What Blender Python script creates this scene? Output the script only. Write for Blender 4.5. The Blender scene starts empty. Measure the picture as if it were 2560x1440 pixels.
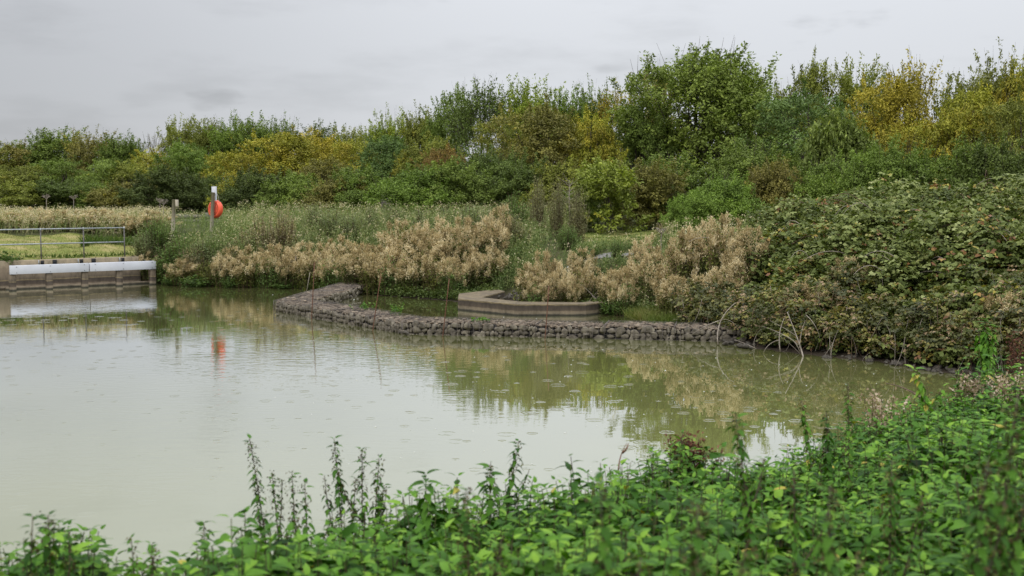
import bpy, math, random
import numpy as np
from mathutils import Vector, Matrix, Euler

scene = bpy.context.scene
COL = scene.collection
R = math.radians
rng = np.random.default_rng(11)
random.seed(5)

# ------------------------------------------------------------------ camera
FPX, HOR, CAMH = 3000.0, 464.0, 4.0            # focal length in photo pixels, horizon row, eye height over the water
PITCH = math.atan((720.0 - HOR) / FPX)
cam_d = bpy.data.cameras.new("camera")
cam = bpy.data.objects.new("camera", cam_d)
COL.objects.link(cam)
cam.location = (0, 0, CAMH)
cam.rotation_euler = (math.pi / 2 - PITCH, 0, 0)
cam_d.sensor_width = 36.0
cam_d.lens = 36.0 * FPX / 2560.0
cam_d.clip_start, cam_d.clip_end = 0.05, 3000
cam_d.dof.use_dof = True
cam_d.dof.focus_distance = 33.0
cam_d.dof.aperture_fstop = 3.0
scene.camera = cam

# ------------------------------------------------------------------ sky
world = bpy.data.worlds.new("World")
scene.world = world
world.use_nodes = True
wn, wl = world.node_tree.nodes, world.node_tree.links
wn.clear()
def W(t, **k):
    n = wn.new(t)
    for a, b in k.items(): setattr(n, a, b)
    return n
w_out = W("ShaderNodeOutputWorld"); w_bg = W("ShaderNodeBackground")
SUN_EL, SUN_AZ = R(48), R(215)
sky = W("ShaderNodeTexSky", sky_type='NISHITA', sun_disc=False, sun_elevation=SUN_EL, sun_rotation=SUN_AZ)
sk_s = W("ShaderNodeVectorMath", operation='SCALE'); sk_s.inputs[3].default_value = 0.10
wl.new(sky.outputs[0], sk_s.inputs[0])
tc = W("ShaderNodeTexCoord")
mp = W("ShaderNodeMapping"); mp.inputs['Scale'].default_value = (3.2, 3.2, 13.0); mp.inputs['Location'].default_value = (1.3, .4, .2)
wl.new(tc.outputs['Generated'], mp.inputs[0])
nz = W("ShaderNodeTexNoise"); nz.inputs['Scale'].default_value = 1.6; nz.inputs['Detail'].default_value = 6; nz.inputs['Roughness'].default_value = .55
wl.new(mp.outputs[0], nz.inputs['Vector'])
mr = W("ShaderNodeMapRange", interpolation_type='SMOOTHSTEP')
for i, v in zip((1, 2, 3, 4), (.30, .50, .89, 1.0)): mr.inputs[i].default_value = v
wl.new(nz.outputs[0], mr.inputs[0])
sep = W("ShaderNodeSeparateXYZ"); wl.new(tc.outputs['Generated'], sep.inputs[0])
mx = W("ShaderNodeMapRange", interpolation_type='SMOOTHSTEP')     # the cloud deck is thicker to the west
for i, v in zip((1, 2, 3, 4), (-.48, .06, .71, 1.0)): mx.inputs[i].default_value = v
wl.new(sep.outputs[0], mx.inputs[0])
mz = W("ShaderNodeMapRange", interpolation_type='SMOOTHSTEP')
for i, v in zip((1, 2, 3, 4), (.04, .95, .99, 3.5)): mz.inputs[i].default_value = v
wl.new(sep.outputs[2], mz.inputs[0])
m1 = W("ShaderNodeMath", operation='MULTIPLY'); wl.new(mr.outputs[0], m1.inputs[0]); wl.new(mx.outputs[0], m1.inputs[1])
mp2 = W("ShaderNodeMapping"); mp2.inputs['Scale'].default_value = (5, 5, 16); mp2.inputs['Location'].default_value = (.75, .2, .5)
wl.new(tc.outputs['Generated'], mp2.inputs[0])
nw = W("ShaderNodeTexNoise"); nw.inputs['Scale'].default_value = 1.9; nw.inputs['Detail'].default_value = 4; wl.new(mp2.outputs[0], nw.inputs['Vector'])
mw = W("ShaderNodeMapRange", interpolation_type='SMOOTHSTEP')     # small darker wisps
for i, v in zip((1, 2, 3, 4), (.60, .74, 1.0, .80)): mw.inputs[i].default_value = v
wl.new(nw.outputs[0], mw.inputs[0])
m0 = W("ShaderNodeMath", operation='MULTIPLY'); wl.new(m1.outputs[0], m0.inputs[0]); wl.new(mw.outputs[0], m0.inputs[1])
m2 = W("ShaderNodeMath", operation='MULTIPLY'); wl.new(m0.outputs[0], m2.inputs[0]); wl.new(mz.outputs[0], m2.inputs[1])
cl = W("ShaderNodeVectorMath", operation='SCALE'); cl.inputs[0].default_value = (.660, .677, .712)
wl.new(m2.outputs[0], cl.inputs[3])
wm = W("ShaderNodeMix", data_type='RGBA'); wm.inputs[0].default_value = .94
wl.new(sk_s.outputs[0], wm.inputs[6]); wl.new(cl.outputs[0], wm.inputs[7])
wl.new(wm.outputs[2], w_bg.inputs[0]); w_bg.inputs[1].default_value = 1.0
wl.new(w_bg.outputs[0], w_out.inputs[0])

sun_d = bpy.data.lights.new("sun", 'SUN'); sun_d.energy = 1.4; sun_d.angle = R(18); sun_d.color = (1, .96, .9)
sun = bpy.data.objects.new("sun", sun_d); COL.objects.link(sun)
sdir = Vector((math.sin(SUN_AZ) * math.cos(SUN_EL), math.cos(SUN_AZ) * math.cos(SUN_EL), math.sin(SUN_EL)))
sun.rotation_euler = sdir.to_track_quat('Z', 'Y').to_euler()
sun.location = (0, 0, 30)
vs = scene.view_settings
vs.view_transform = 'Standard'; vs.look = 'None'; vs.gamma = 1; vs.use_curve_mapping = False; vs.exposure = 0.12
scene.render.engine = 'CYCLES'
cy = scene.cycles
cy.use_denoising = True
cy.max_bounces = 7; cy.diffuse_bounces = 3; cy.glossy_bounces = 3; cy.transmission_bounces = 3; cy.transparent_max_bounces = 4
cy.caustics_reflective = False; cy.caustics_refractive = False

# ------------------------------------------------------------------ pixel <-> place
SP, CP = math.sin(PITCH), math.cos(PITCH)
def ray(px, py):
    u, v = (px - 1280) / FPX, (720 - py) / FPX
    return u, CP + v * SP, -SP + v * CP
def on_z(px, py, z=0.0):
    x, y, w = ray(px, py); t = (z - CAMH) / w
    return (x * t, y * t, z)
def at_y(px, py, D):
    x, y, w = ray(px, py); t = D / y
    return (x * t, D, CAMH + w * t)

# ------------------------------------------------------------------ mesh helpers
class G:
    """collects faces; build() links them as one mesh object"""
    def __init__(s): s.v = []; s.f = []; s.r = []; s.n = 0
    def add(s, V, F, rnd=0.5, mat=0):
        V = np.asarray(V, float).reshape(-1, 3); F = np.asarray(F, int)
        s.v.append(V); s.f.append((F + s.n, mat))
        s.r.append(np.broadcast_to(np.asarray(rnd, float), (len(V),)).copy()); s.n += len(V)
    def mesh(s, name, mats, smooth=False):
        me = bpy.data.meshes.new(name)
        V = np.concatenate(s.v); rr = np.concatenate(s.r)
        tot = np.concatenate([np.full(len(F), F.shape[1]) for F, m in s.f])
        mi = np.concatenate([np.full(len(F), m) for F, m in s.f])
        lv = np.concatenate([F.ravel() for F, m in s.f])
        me.vertices.add(len(V)); me.vertices.foreach_set("co", V.astype(np.float32).ravel())
        me.loops.add(len(lv)); me.loops.foreach_set("vertex_index", lv.astype(np.int32))
        me.polygons.add(len(tot))
        st = np.concatenate([[0], np.cumsum(tot)[:-1]])
        me.polygons.foreach_set("loop_start", st.astype(np.int32))
        me.polygons.foreach_set("material_index", mi.astype(np.int32))
        if smooth: me.polygons.foreach_set("use_smooth", np.ones(len(tot), bool))
        a = me.attributes.new("rnd", 'FLOAT', 'POINT'); a.data.foreach_set("value", rr.astype(np.float32))
        for m in (mats if isinstance(mats, (list, tuple)) else [mats]): me.materials.append(m)
        me.update(calc_edges=True); me.validate()
        return me
    def build(s, name, mats, parent=None, smooth=False):
        o = bpy.data.objects.new(name, s.mesh(name, mats, smooth)); COL.objects.link(o)
        if parent: o.parent = parent
        return o

def tag(o, label=None, cat=None, group=None, kind=None):
    if label: o["label"] = label
    if cat: o["category"] = cat
    if group: o["group"] = group
    if kind: o["kind"] = kind
    return o
def empty(name, loc, label, cat, group=None, rz=0.0):
    o = bpy.data.objects.new(name, None); COL.objects.link(o); o.location = loc; o.rotation_euler = (0, 0, rz)
    o.empty_display_size = .2
    return tag(o, label, cat, group)
def copy_tree(o, parent=None):
    c = o.copy(); COL.objects.link(c)
    if parent: c.parent = parent
    for ch in list(o.children): copy_tree(ch, c)
    return c
def unit(a): return a / np.maximum(np.linalg.norm(a, axis=-1, keepdims=True), 1e-9)
def rdir(n, g=rng): return unit(g.normal(size=(n, 3)))

BOXF = np.array([[0, 3, 2, 1], [4, 5, 6, 7], [0, 1, 5, 4], [1, 2, 6, 5], [2, 3, 7, 6], [3, 0, 4, 7]])
def box(g, c, size, rz=0.0, mat=0, rnd=.5, bev=0.0):
    sx, sy, sz = [q / 2 for q in size]
    if bev <= 0:
        V = np.array([[-sx, -sy, -sz], [sx, -sy, -sz], [sx, sy, -sz], [-sx, sy, -sz], [-sx, -sy, sz], [sx, -sy, sz], [sx, sy, sz], [-sx, sy, sz]])
        F = [BOXF]
    else:                                           # chamfered in plan and at the top edge
        def ring(a, b, z, k): return [[-a + k, -b, z], [a - k, -b, z], [a, -b + k, z], [a, b - k, z], [a - k, b, z], [-a + k, b, z], [-a, b - k, z], [-a, -b + k, z]]
        V = np.array(ring(sx, sy, -sz, bev) + ring(sx, sy, sz - bev, bev) + ring(sx - bev, sy - bev, sz, bev * .6))
        F = [np.array([[k + i, k + (i + 1) % 8, k + 8 + (i + 1) % 8, k + 8 + i] for k in (0, 8) for i in range(8)]), np.array([[16, 17, 18, 19], [16, 19, 20, 23], [20, 21, 22, 23]])]
    ca, sa = math.cos(rz), math.sin(rz)
    V = np.stack([V[:, 0] * ca - V[:, 1] * sa, V[:, 0] * sa + V[:, 1] * ca, V[:, 2]], 1) + np.array(c)
    n0 = g.n
    g.add(V, F[0], rnd, mat)
    for extra in F[1:]:
        g.f.append((extra + n0, mat))
def tube(g, P, rad, sides=5, mat=0, rnd=.5, cap=True):
    P = np.asarray(P, float); n = len(P); rad = np.broadcast_to(np.asarray(rad, float), (n,))
    T = np.gradient(P, axis=0); T = unit(T)
    ref = np.array([0, 0, 1.]) if abs(T[:, 2]).mean() < .8 else np.array([1., 0, 0])
    A = unit(np.cross(T, ref)); B = np.cross(T, A)
    th = np.arange(sides) / sides * 2 * math.pi
    V = P[:, None] + rad[:, None, None] * (A[:, None] * np.cos(th)[None, :, None] + B[:, None] * np.sin(th)[None, :, None])
    i = np.arange(n - 1)[:, None] * sides; j = np.arange(sides)[None]; k = (j + 1) % sides
    F = np.stack([i + j, i + k, i + sides + k, i + sides + j], -1).reshape(-1, 4)
    n0 = g.n
    g.add(V.reshape(-1, 3), F, rnd, mat)
    if cap and sides == 4: g.f.append((np.array([[0, 1, 2, 3], [4 * n - 1, 4 * n - 2, 4 * n - 3, 4 * n - 4]]) + n0, mat))
    elif cap and sides >= 5:
        c = np.array([[0, q + 1, q] for q in range(1, sides - 1)]); e = (n - 1) * sides
        g.f.append((np.concatenate([c, c[:, ::-1] + e]) + n0, mat))
def bez(p0, p1, p2, n=8):
    t = np.linspace(0, 1, n)[:, None]; p0, p1, p2 = map(lambda q: np.asarray(q, float), (p0, p1, p2))
    return p0 * (1 - t) ** 2 + 2 * p1 * t * (1 - t) + p2 * t * t
def leaves(g, P, D, L, Wd, rnd, mat=0, up=None, fold=.18, gen=rng):
    """N kite leaves, folded along the midrib: base P, direction D, length L, width Wd"""
    n = len(P)
    if up is None: up = unit(gen.normal(size=(n, 3)) * .7 + np.array([0, 0, 1.]))
    S = unit(np.cross(D, up)); N = np.cross(S, D)
    L = np.broadcast_to(L, (n,))[:, None]; Wd = np.broadcast_to(Wd, (n,))[:, None]
    V = np.stack([P, P + D * L * .42 + S * Wd * .5 + N * Wd * fold, P + D * L - N * L * .12, P + D * L * .42 - S * Wd * .5 + N * Wd * fold], 1)
    F = np.arange(n * 4).reshape(n, 4)
    g.add(V.reshape(-1, 3), F, np.repeat(np.broadcast_to(rnd, (n,)), 4), mat)
def scatter(g, T, M, t, rnd, mat=0):
    """template T=(V,F) placed with matrices M (N,3,3) and offsets t"""
    V, F = T; N = len(t)
    P = np.einsum('nij,kj->nki', M, V) + t[:, None]
    FF = (F[None] + (np.arange(N) * len(V))[:, None, None]).reshape(-1, F.shape[1])
    g.add(P.reshape(-1, 3), FF, np.repeat(rnd, len(V)), mat)

# ------------------------------------------------------------------ materials
def mat_new(name):
    m = bpy.data.materials.new(name); m.use_nodes = True
    nt = m.node_tree; nt.nodes.clear()
    out = nt.nodes.new("ShaderNodeOutputMaterial")
    return m, nt.nodes, nt.links, out
def ramp(N, stops):
    r = N.new("ShaderNodeValToRGB"); e = r.color_ramp.elements
    while len(e) < len(stops): e.new(.5)
    for q, (p, c) in zip(e, stops): q.position = p; q.color = (*c, 1)
    return r
def attr(N, name="rnd"):
    a = N.new("ShaderNodeAttribute"); a.attribute_name = name; a.attribute_type = 'GEOMETRY'; return a
def leaf_out(N, L, out, col, rough=.5, spec=.3, trans=.3, tint=(1.0, 1.15, .5)):
    b = N.new("ShaderNodeBsdfPrincipled"); b.inputs['Roughness'].default_value = rough; b.inputs['Specular IOR Level'].default_value = spec
    L.new(col, b.inputs['Base Color'])
    t = N.new("ShaderNodeBsdfTranslucent")
    k = N.new("ShaderNodeVectorMath"); k.operation = 'MULTIPLY'; k.inputs[1].default_value = tint
    L.new(col, k.inputs[0]); L.new(k.outputs[0], t.inputs[0])
    x = N.new("ShaderNodeMixShader"); x.inputs[0].default_value = trans
    L.new(b.outputs[0], x.inputs[1]); L.new(t.outputs[0], x.inputs[2]); L.new(x.outputs[0], out.inputs[0])
def leaf_ramp(name, stops, **k):
    m, N, L, out = mat_new(name)
    r = ramp(N, stops); L.new(attr(N).outputs['Fac'], r.inputs[0])
    leaf_out(N, L, out, r.outputs[0], **k); return m
def leaf_tinted(name, **k):
    """foliage coloured by the object's own colour; its alpha is the share of leaves turned yellow"""
    m, N, L, out = mat_new(name)
    oi = N.new("ShaderNodeObjectInfo"); a = attr(N)
    r = ramp(N, [(0, (.50, .52, .55)), (.45, (.92, .92, .92)), (.8, (1.3, 1.28, 1.1)), (1, (1.75, 1.65, 1.2))])
    L.new(a.outputs['Fac'], r.inputs[0])
    mu = N.new("ShaderNodeMix"); mu.data_type = 'RGBA'; mu.blend_type = 'MULTIPLY'; mu.inputs[0].default_value = 1
    L.new(oi.outputs['Color'], mu.inputs[6]); L.new(r.outputs[0], mu.inputs[7])
    tcn = N.new("ShaderNodeTexCoord")
    n1 = N.new("ShaderNodeTexNoise"); n1.inputs['Scale'].default_value = .55; n1.inputs['Detail'].default_value = 3
    L.new(tcn.outputs['Object'], n1.inputs['Vector'])
    ad = N.new("ShaderNodeMath"); ad.operation = 'MULTIPLY_ADD'; ad.inputs[1].default_value = .25
    L.new(a.outputs['Fac'], ad.inputs[0]); L.new(n1.outputs[0], ad.inputs[2])
    thr = N.new("ShaderNodeMath"); thr.operation = 'ADD'; L.new(ad.outputs[0], thr.inputs[0]); L.new(oi.outputs['Alpha'], thr.inputs[1])
    mrn = N.new("ShaderNodeMapRange"); mrn.inputs[1].default_value = 1.0; mrn.inputs[2].default_value = 1.12
    L.new(thr.outputs[0], mrn.inputs[0])
    mi = N.new("ShaderNodeMix"); mi.data_type = 'RGBA'
    L.new(mrn.outputs[0], mi.inputs[0]); L.new(mu.outputs[2], mi.inputs[6])
    y = N.new("ShaderNodeMix"); y.data_type = 'RGBA'; y.blend_type = 'MULTIPLY'; y.inputs[0].default_value = 1
    y.inputs[6].default_value = (.31, .265, .040, 1); L.new(r.outputs[0], y.inputs[7]); L.new(y.outputs[2], mi.inputs[7])
    leaf_out(N, L, out, mi.outputs[2], **k); return m
def noisy(name, c1, c2, scale=5, rough=.8, spec=.3, bump=.3, c3=None, detail=6, coord='Object', metallic=0.0, stretch=None):
    m, N, L, out = mat_new(name)
    tcn = N.new("ShaderNodeTexCoord"); v = tcn.outputs[coord]
    if stretch:
        q = N.new("ShaderNodeMapping"); q.inputs['Scale'].default_value = stretch; L.new(v, q.inputs[0]); v = q.outputs[0]
    n = N.new("ShaderNodeTexNoise"); n.inputs['Scale'].default_value = scale; n.inputs['Detail'].default_value = detail; n.inputs['Roughness'].default_value = .65
    L.new(v, n.inputs['Vector'])
    st = [(.3, c1), (.68, c2)] if c3 is None else [(.28, c1), (.5, c2), (.7, c3)]
    r = ramp(N, st); L.new(n.outputs[0], r.inputs[0])
    b = N.new("ShaderNodeBsdfPrincipled"); b.inputs['Roughness'].default_value = rough; b.inputs['Specular IOR Level'].default_value = spec; b.inputs['Metallic'].default_value = metallic
    L.new(r.outputs[0], b.inputs['Base Color'])
    if bump:
        bp = N.new("ShaderNodeBump"); bp.inputs['Strength'].default_value = bump; bp.inputs['Distance'].default_value = .02
        L.new(n.outputs[0], bp.inputs['Height']); L.new(bp.outputs[0], b.inputs['Normal'])
    L.new(b.outputs[0], out.inputs[0]); return m

M = {}
M['tree'] = leaf_tinted("tree leaf", rough=.6, spec=.14, trans=.22)
M['weed'] = leaf_tinted("weed leaf", rough=.65, spec=.15, trans=.25)
M['bark'] = noisy("bark", (.035, .028, .02), (.11, .09, .065), 9, .9, bump=.4)
M['twig'] = noisy("pale twig", (.16, .13, .10), (.33, .29, .24), 9, .85, bump=.2)
M['brownstem'] = noisy("brown stem", (.06, .035, .022), (.13, .08, .05), 9, .85, bump=0)
M['buff'] = leaf_ramp("fluffy seed", [(0, (.20, .150, .072)), (.4, (.48, .385, .205)), (1, (.84, .74, .50))], rough=.9, spec=.05, trans=.35, tint=(1, .95, .75))
M['nettle'] = leaf_ramp("nettle leaf", [(0, (.012, .038, .006)), (.35, (.038, .105, .012)), (.75, (.095, .210, .022)), (.97, (.175, .31, .034)), (1, (.36, .31, .06))], rough=.55, spec=.10, trans=.20, tint=(1.0, 1.2, .3))
M['nstem'] = leaf_ramp("nettle stem", [(0, (.05, .025, .03)), (1, (.12, .13, .045))], rough=.6, trans=.05)
M['seed'] = leaf_ramp("nettle seed", [(0, (.035, .022, .016)), (.5, (.10, .075, .035)), (1, (.13, .17, .045))], rough=.8, spec=.1, trans=.1)
M['bramble'] = leaf_ramp("bramble leaf", [(0, (.042, .058, .013)), (.3, (.095, .122, .028)), (.62, (.175, .208, .058)), (.82, (.29, .315, .13)), (.90, (.29, .26, .045)), (.95, (.25, .13, .05)), (1, (.20, .105, .06))], rough=.55, spec=.14, trans=.18)
M['under'] = leaf_ramp("undergrowth leaf", [(0, (.032, .042, .012)), (.4, (.075, .082, .022)), (.7, (.13, .13, .034)), (.85, (.25, .23, .05)), (.93, (.22, .14, .07)), (1, (.33, .24, .14))], rough=.5, spec=.3, trans=.25)
M['meadow'] = leaf_ramp("meadow stem", [(0, (.085, .125, .04)), (.4, (.20, .255, .095)), (.62, (.32, .33, .15)), (.8, (.46, .40, .25)), (1, (.68, .57, .41))], rough=.75, spec=.12, trans=.25)
M['meadow2'] = leaf_ramp("bank leaf", [(0, (.035, .055, .015)), (.4, (.085, .12, .03)), (.8, (.16, .19, .05)), (1, (.26, .24, .08))], rough=.55, spec=.25, trans=.25)
M['grass'] = leaf_ramp("grass blade", [(0, (.055, .10, .018)), (.45, (.12, .155, .032)), (.75, (.22, .205, .075)), (1, (.33, .27, .14))], rough=.6, spec=.2, trans=.3)
M['lush'] = leaf_ramp("fresh plant leaf", [(0, (.04, .11, .02)), (.6, (.10, .22, .035)), (1, (.24, .36, .07))], rough=.5, spec=.25, trans=.3)
M['dock'] = leaf_ramp("dry dock seed", [(0, (.05, .018, .014)), (.6, (.12, .05, .035)), (1, (.20, .10, .06))], rough=.8, spec=.1, trans=.15)
M['bufflight'] = leaf_ramp("pale seed", [(0, (.26, .18, .13)), (.5, (.45, .34, .26)), (1, (.62, .52, .42))], rough=.9, spec=.05, trans=.3)
M['wood'] = noisy("weathered timber", (.26, .23, .175), (.46, .41, .32), 6, .85, stretch=(4, 4, .5))
M['fence'] = noisy("grey boards", (.10, .085, .075), (.20, .175, .155), 3, .9, stretch=(.6, 3, 3))
M['white'] = noisy("white painted board", (.42, .43, .465), (.50, .515, .55), 1.5, .45, spec=.4, bump=.03)
M['steel'] = noisy("galvanised tube", (.24, .26, .27), (.40, .42, .43), 12, .5, spec=.4, bump=.05, metallic=.35)
M['postm'] = noisy("dull painted post", (.07, .065, .06), (.14, .13, .12), 8, .6, bump=.05)
M['rust'] = noisy("rusty rod", (.07, .03, .018), (.16, .075, .045), 25, .85, bump=.2)
M['wire'] = noisy("gabion wire", (.10, .09, .08), (.20, .17, .15), 10, .6, bump=0, metallic=.3)
M['orange'] = noisy("orange plastic", (.72, .085, .035), (.80, .12, .055), 2, .42, spec=.4, bump=.02)
M['darkhole'] = noisy("dark opening", (.010, .010, .011), (.022, .022, .024), 8, .7, bump=0)
M['rope'] = noisy("pale rope", (.35, .33, .28), (.5, .48, .42), 10, .9, bump=0)
M['slab'] = noisy("pale slab", (.55, .54, .52), (.70, .69, .66), 4, .8)
M['path'] = noisy("grey path", (.10, .095, .088), (.17, .162, .15), 6, .9)
M['stone'] = noisy("grey quarry stone", (.045, .040, .033), (.160, .140, .108), 4.5, .9, spec=.12, bump=.7, c3=(.28, .25, .19))
M['bankstone'] = noisy("dark bank stone", (.026, .023, .019), (.075, .067, .056), 2.2, .9, spec=.1, bump=.6, c3=(.14, .128, .108))  # darker grey brown mix than the gabion stone
M['topstone'] = noisy("brown flat stone", (.085, .066, .048), (.19, .15, .108), 3.5, .9, spec=.12, bump=.5, c3=(.29, .24, .18))
M['core'] = noisy("dark gap fill", (.015, .013, .012), (.03, .027, .024), 6, .95)
M['foam'] = noisy("bubble", (.34, .35, .32), (.46, .47, .44), 8, .5, spec=.2, bump=0)

def concrete_mat():
    m, N, L, out = mat_new("stained concrete")
    g = N.new("ShaderNodeNewGeometry"); s = N.new("ShaderNodeSeparateXYZ"); L.new(g.outputs['Position'], s.inputs[0])
    tcn = N.new("ShaderNodeTexCoord")
    n = N.new("ShaderNodeTexNoise"); n.inputs['Scale'].default_value = 3.5; n.inputs['Detail'].default_value = 8; n.inputs['Roughness'].default_value = .7
    L.new(tcn.outputs['Object'], n.inputs['Vector'])
    ad = N.new("ShaderNodeMath"); ad.operation = 'MULTIPLY_ADD'; ad.inputs[1].default_value = .09; L.new(n.outputs[0], ad.inputs[0])
    sb = N.new("ShaderNodeMath"); sb.operation = 'SUBTRACT'; sb.inputs[1].default_value = .045; L.new(s.outputs[2], sb.inputs[0]); L.new(sb.outputs[0], ad.inputs[2])
    band = ramp(N, [(0, (.03, .028, .022)), (.035, (.06, .055, .042)), (.07, (.20, .165, .118)), (.13, (.185, .148, .105)), (.165, (.085, .066, .050)), (.305, (.058, .047, .038)), (.33, (.18, .14, .08)), (.345, (.17, .135, .08)), (.37, (.105, .084, .06)), (.5, (.145, .115, .082)), (.8, (.165, .13, .09)), (1, (.25, .205, .14))])
    L.new(ad.outputs[0], band.inputs[0])
    n2 = N.new("ShaderNodeTexNoise"); n2.inputs['Scale'].default_value = 4.2; n2.inputs['Detail'].default_value = 10; n2.inputs['Roughness'].default_value = .75
    q = N.new("ShaderNodeMapping"); q.inputs['Scale'].default_value = (1, 1, .6); L.new(tcn.outputs['Object'], q.inputs[0]); L.new(q.outputs[0], n2.inputs['Vector'])
    r2 = ramp(N, [(.32, (.55, .55, .52)), (.5, (1, 1, 1)), (.68, (1.32, 1.30, 1.25))]); L.new(n2.outputs[0], r2.inputs[0])
    mu = N.new("ShaderNodeMix"); mu.data_type = 'RGBA'; mu.blend_type = 'MULTIPLY'; mu.inputs[0].default_value = 1
    L.new(band.outputs[0], mu.inputs[6]); L.new(r2.outputs[0], mu.inputs[7])
    b = N.new("ShaderNodeBsdfPrincipled"); b.inputs['Roughness'].default_value = .85; b.inputs['Specular IOR Level'].default_value = .25
    bp = N.new("ShaderNodeBump"); bp.inputs['Strength'].default_value = .35; bp.inputs['Distance'].default_value = .02
    L.new(n2.outputs[0], bp.inputs['Height']); L.new(bp.outputs[0], b.inputs['Normal'])
    L.new(mu.outputs[2], b.inputs['Base Color']); L.new(b.outputs[0], out.inputs[0]); return m
M['concrete'] = concrete_mat()

def ground_mat():
    m, N, L, out = mat_new("bank soil and turf")
    g = N.new("ShaderNodeNewGeometry")
    n = N.new("ShaderNodeTexNoise"); n.inputs['Scale'].default_value = .8; n.inputs['Detail'].default_value = 10; n.inputs['Roughness'].default_value = .7
    L.new(g.outputs['Position'], n.inputs['Vector'])
    r = ramp(N, [(.3, (.03, .035, .014)), (.5, (.055, .06, .02)), (.62, (.075, .07, .035)), (.75, (.10, .10, .035))]); L.new(n.outputs[0], r.inputs[0])
    s = N.new("ShaderNodeSeparateXYZ"); L.new(g.outputs['Position'], s.inputs[0])
    wet = N.new("ShaderNodeMapRange"); wet.inputs[1].default_value = .05; wet.inputs[2].default_value = .45; L.new(s.outputs[2], wet.inputs[0])
    mi = N.new("ShaderNodeMix"); mi.data_type = 'RGBA'; mi.inputs[6].default_value = (.035, .027, .019, 1)
    L.new(wet.outputs[0], mi.inputs[0]); L.new(r.outputs[0], mi.inputs[7])
    b = N.new("ShaderNodeBsdfPrincipled"); b.inputs['Roughness'].default_value = .9; b.inputs['Specular IOR Level'].default_value = .15
    L.new(mi.outputs[2], b.inputs['Base Color'])
    bp = N.new("ShaderNodeBump"); bp.inputs['Strength'].default_value = .6; bp.inputs['Distance'].default_value = .08
    L.new(n.outputs[0], bp.inputs['Height']); L.new(bp.outputs[0], b.inputs['Normal'])
    L.new(b.outputs[0], out.inputs[0]); return m
M['ground'] = ground_mat()

def lawn_mat():
    m, N, L, out = mat_new("mown turf")
    g = N.new("ShaderNodeNewGeometry")
    n = N.new("ShaderNodeTexNoise"); n.inputs['Scale'].default_value = .9; n.inputs['Detail'].default_value = 9; n.inputs['Roughness'].default_value = .68
    q = N.new("ShaderNodeMapping"); q.inputs['Scale'].default_value = (.8, 1.6, 1); L.new(g.outputs['Position'], q.inputs[0]); L.new(q.outputs[0], n.inputs['Vector'])
    r = ramp(N, [(.3, (.085, .12, .026)), (.46, (.15, .165, .042)), (.58, (.23, .205, .08)), (.72, (.32, .26, .14))]); L.new(n.outputs[0], r.inputs[0])
    b = N.new("ShaderNodeBsdfPrincipled"); b.inputs['Roughness'].default_value = .9; b.inputs['Specular IOR Level'].default_value = .1
    L.new(r.outputs[0], b.inputs['Base Color'])
    bp = N.new("ShaderNodeBump"); bp.inputs['Strength'].default_value = .8; bp.inputs['Distance'].default_value = .06
    L.new(n.outputs[0], bp.inputs['Height']); L.new(bp.outputs[0], b.inputs['Normal'])
    L.new(b.outputs[0], out.inputs[0]); return m
M['lawn'] = lawn_mat()

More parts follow.
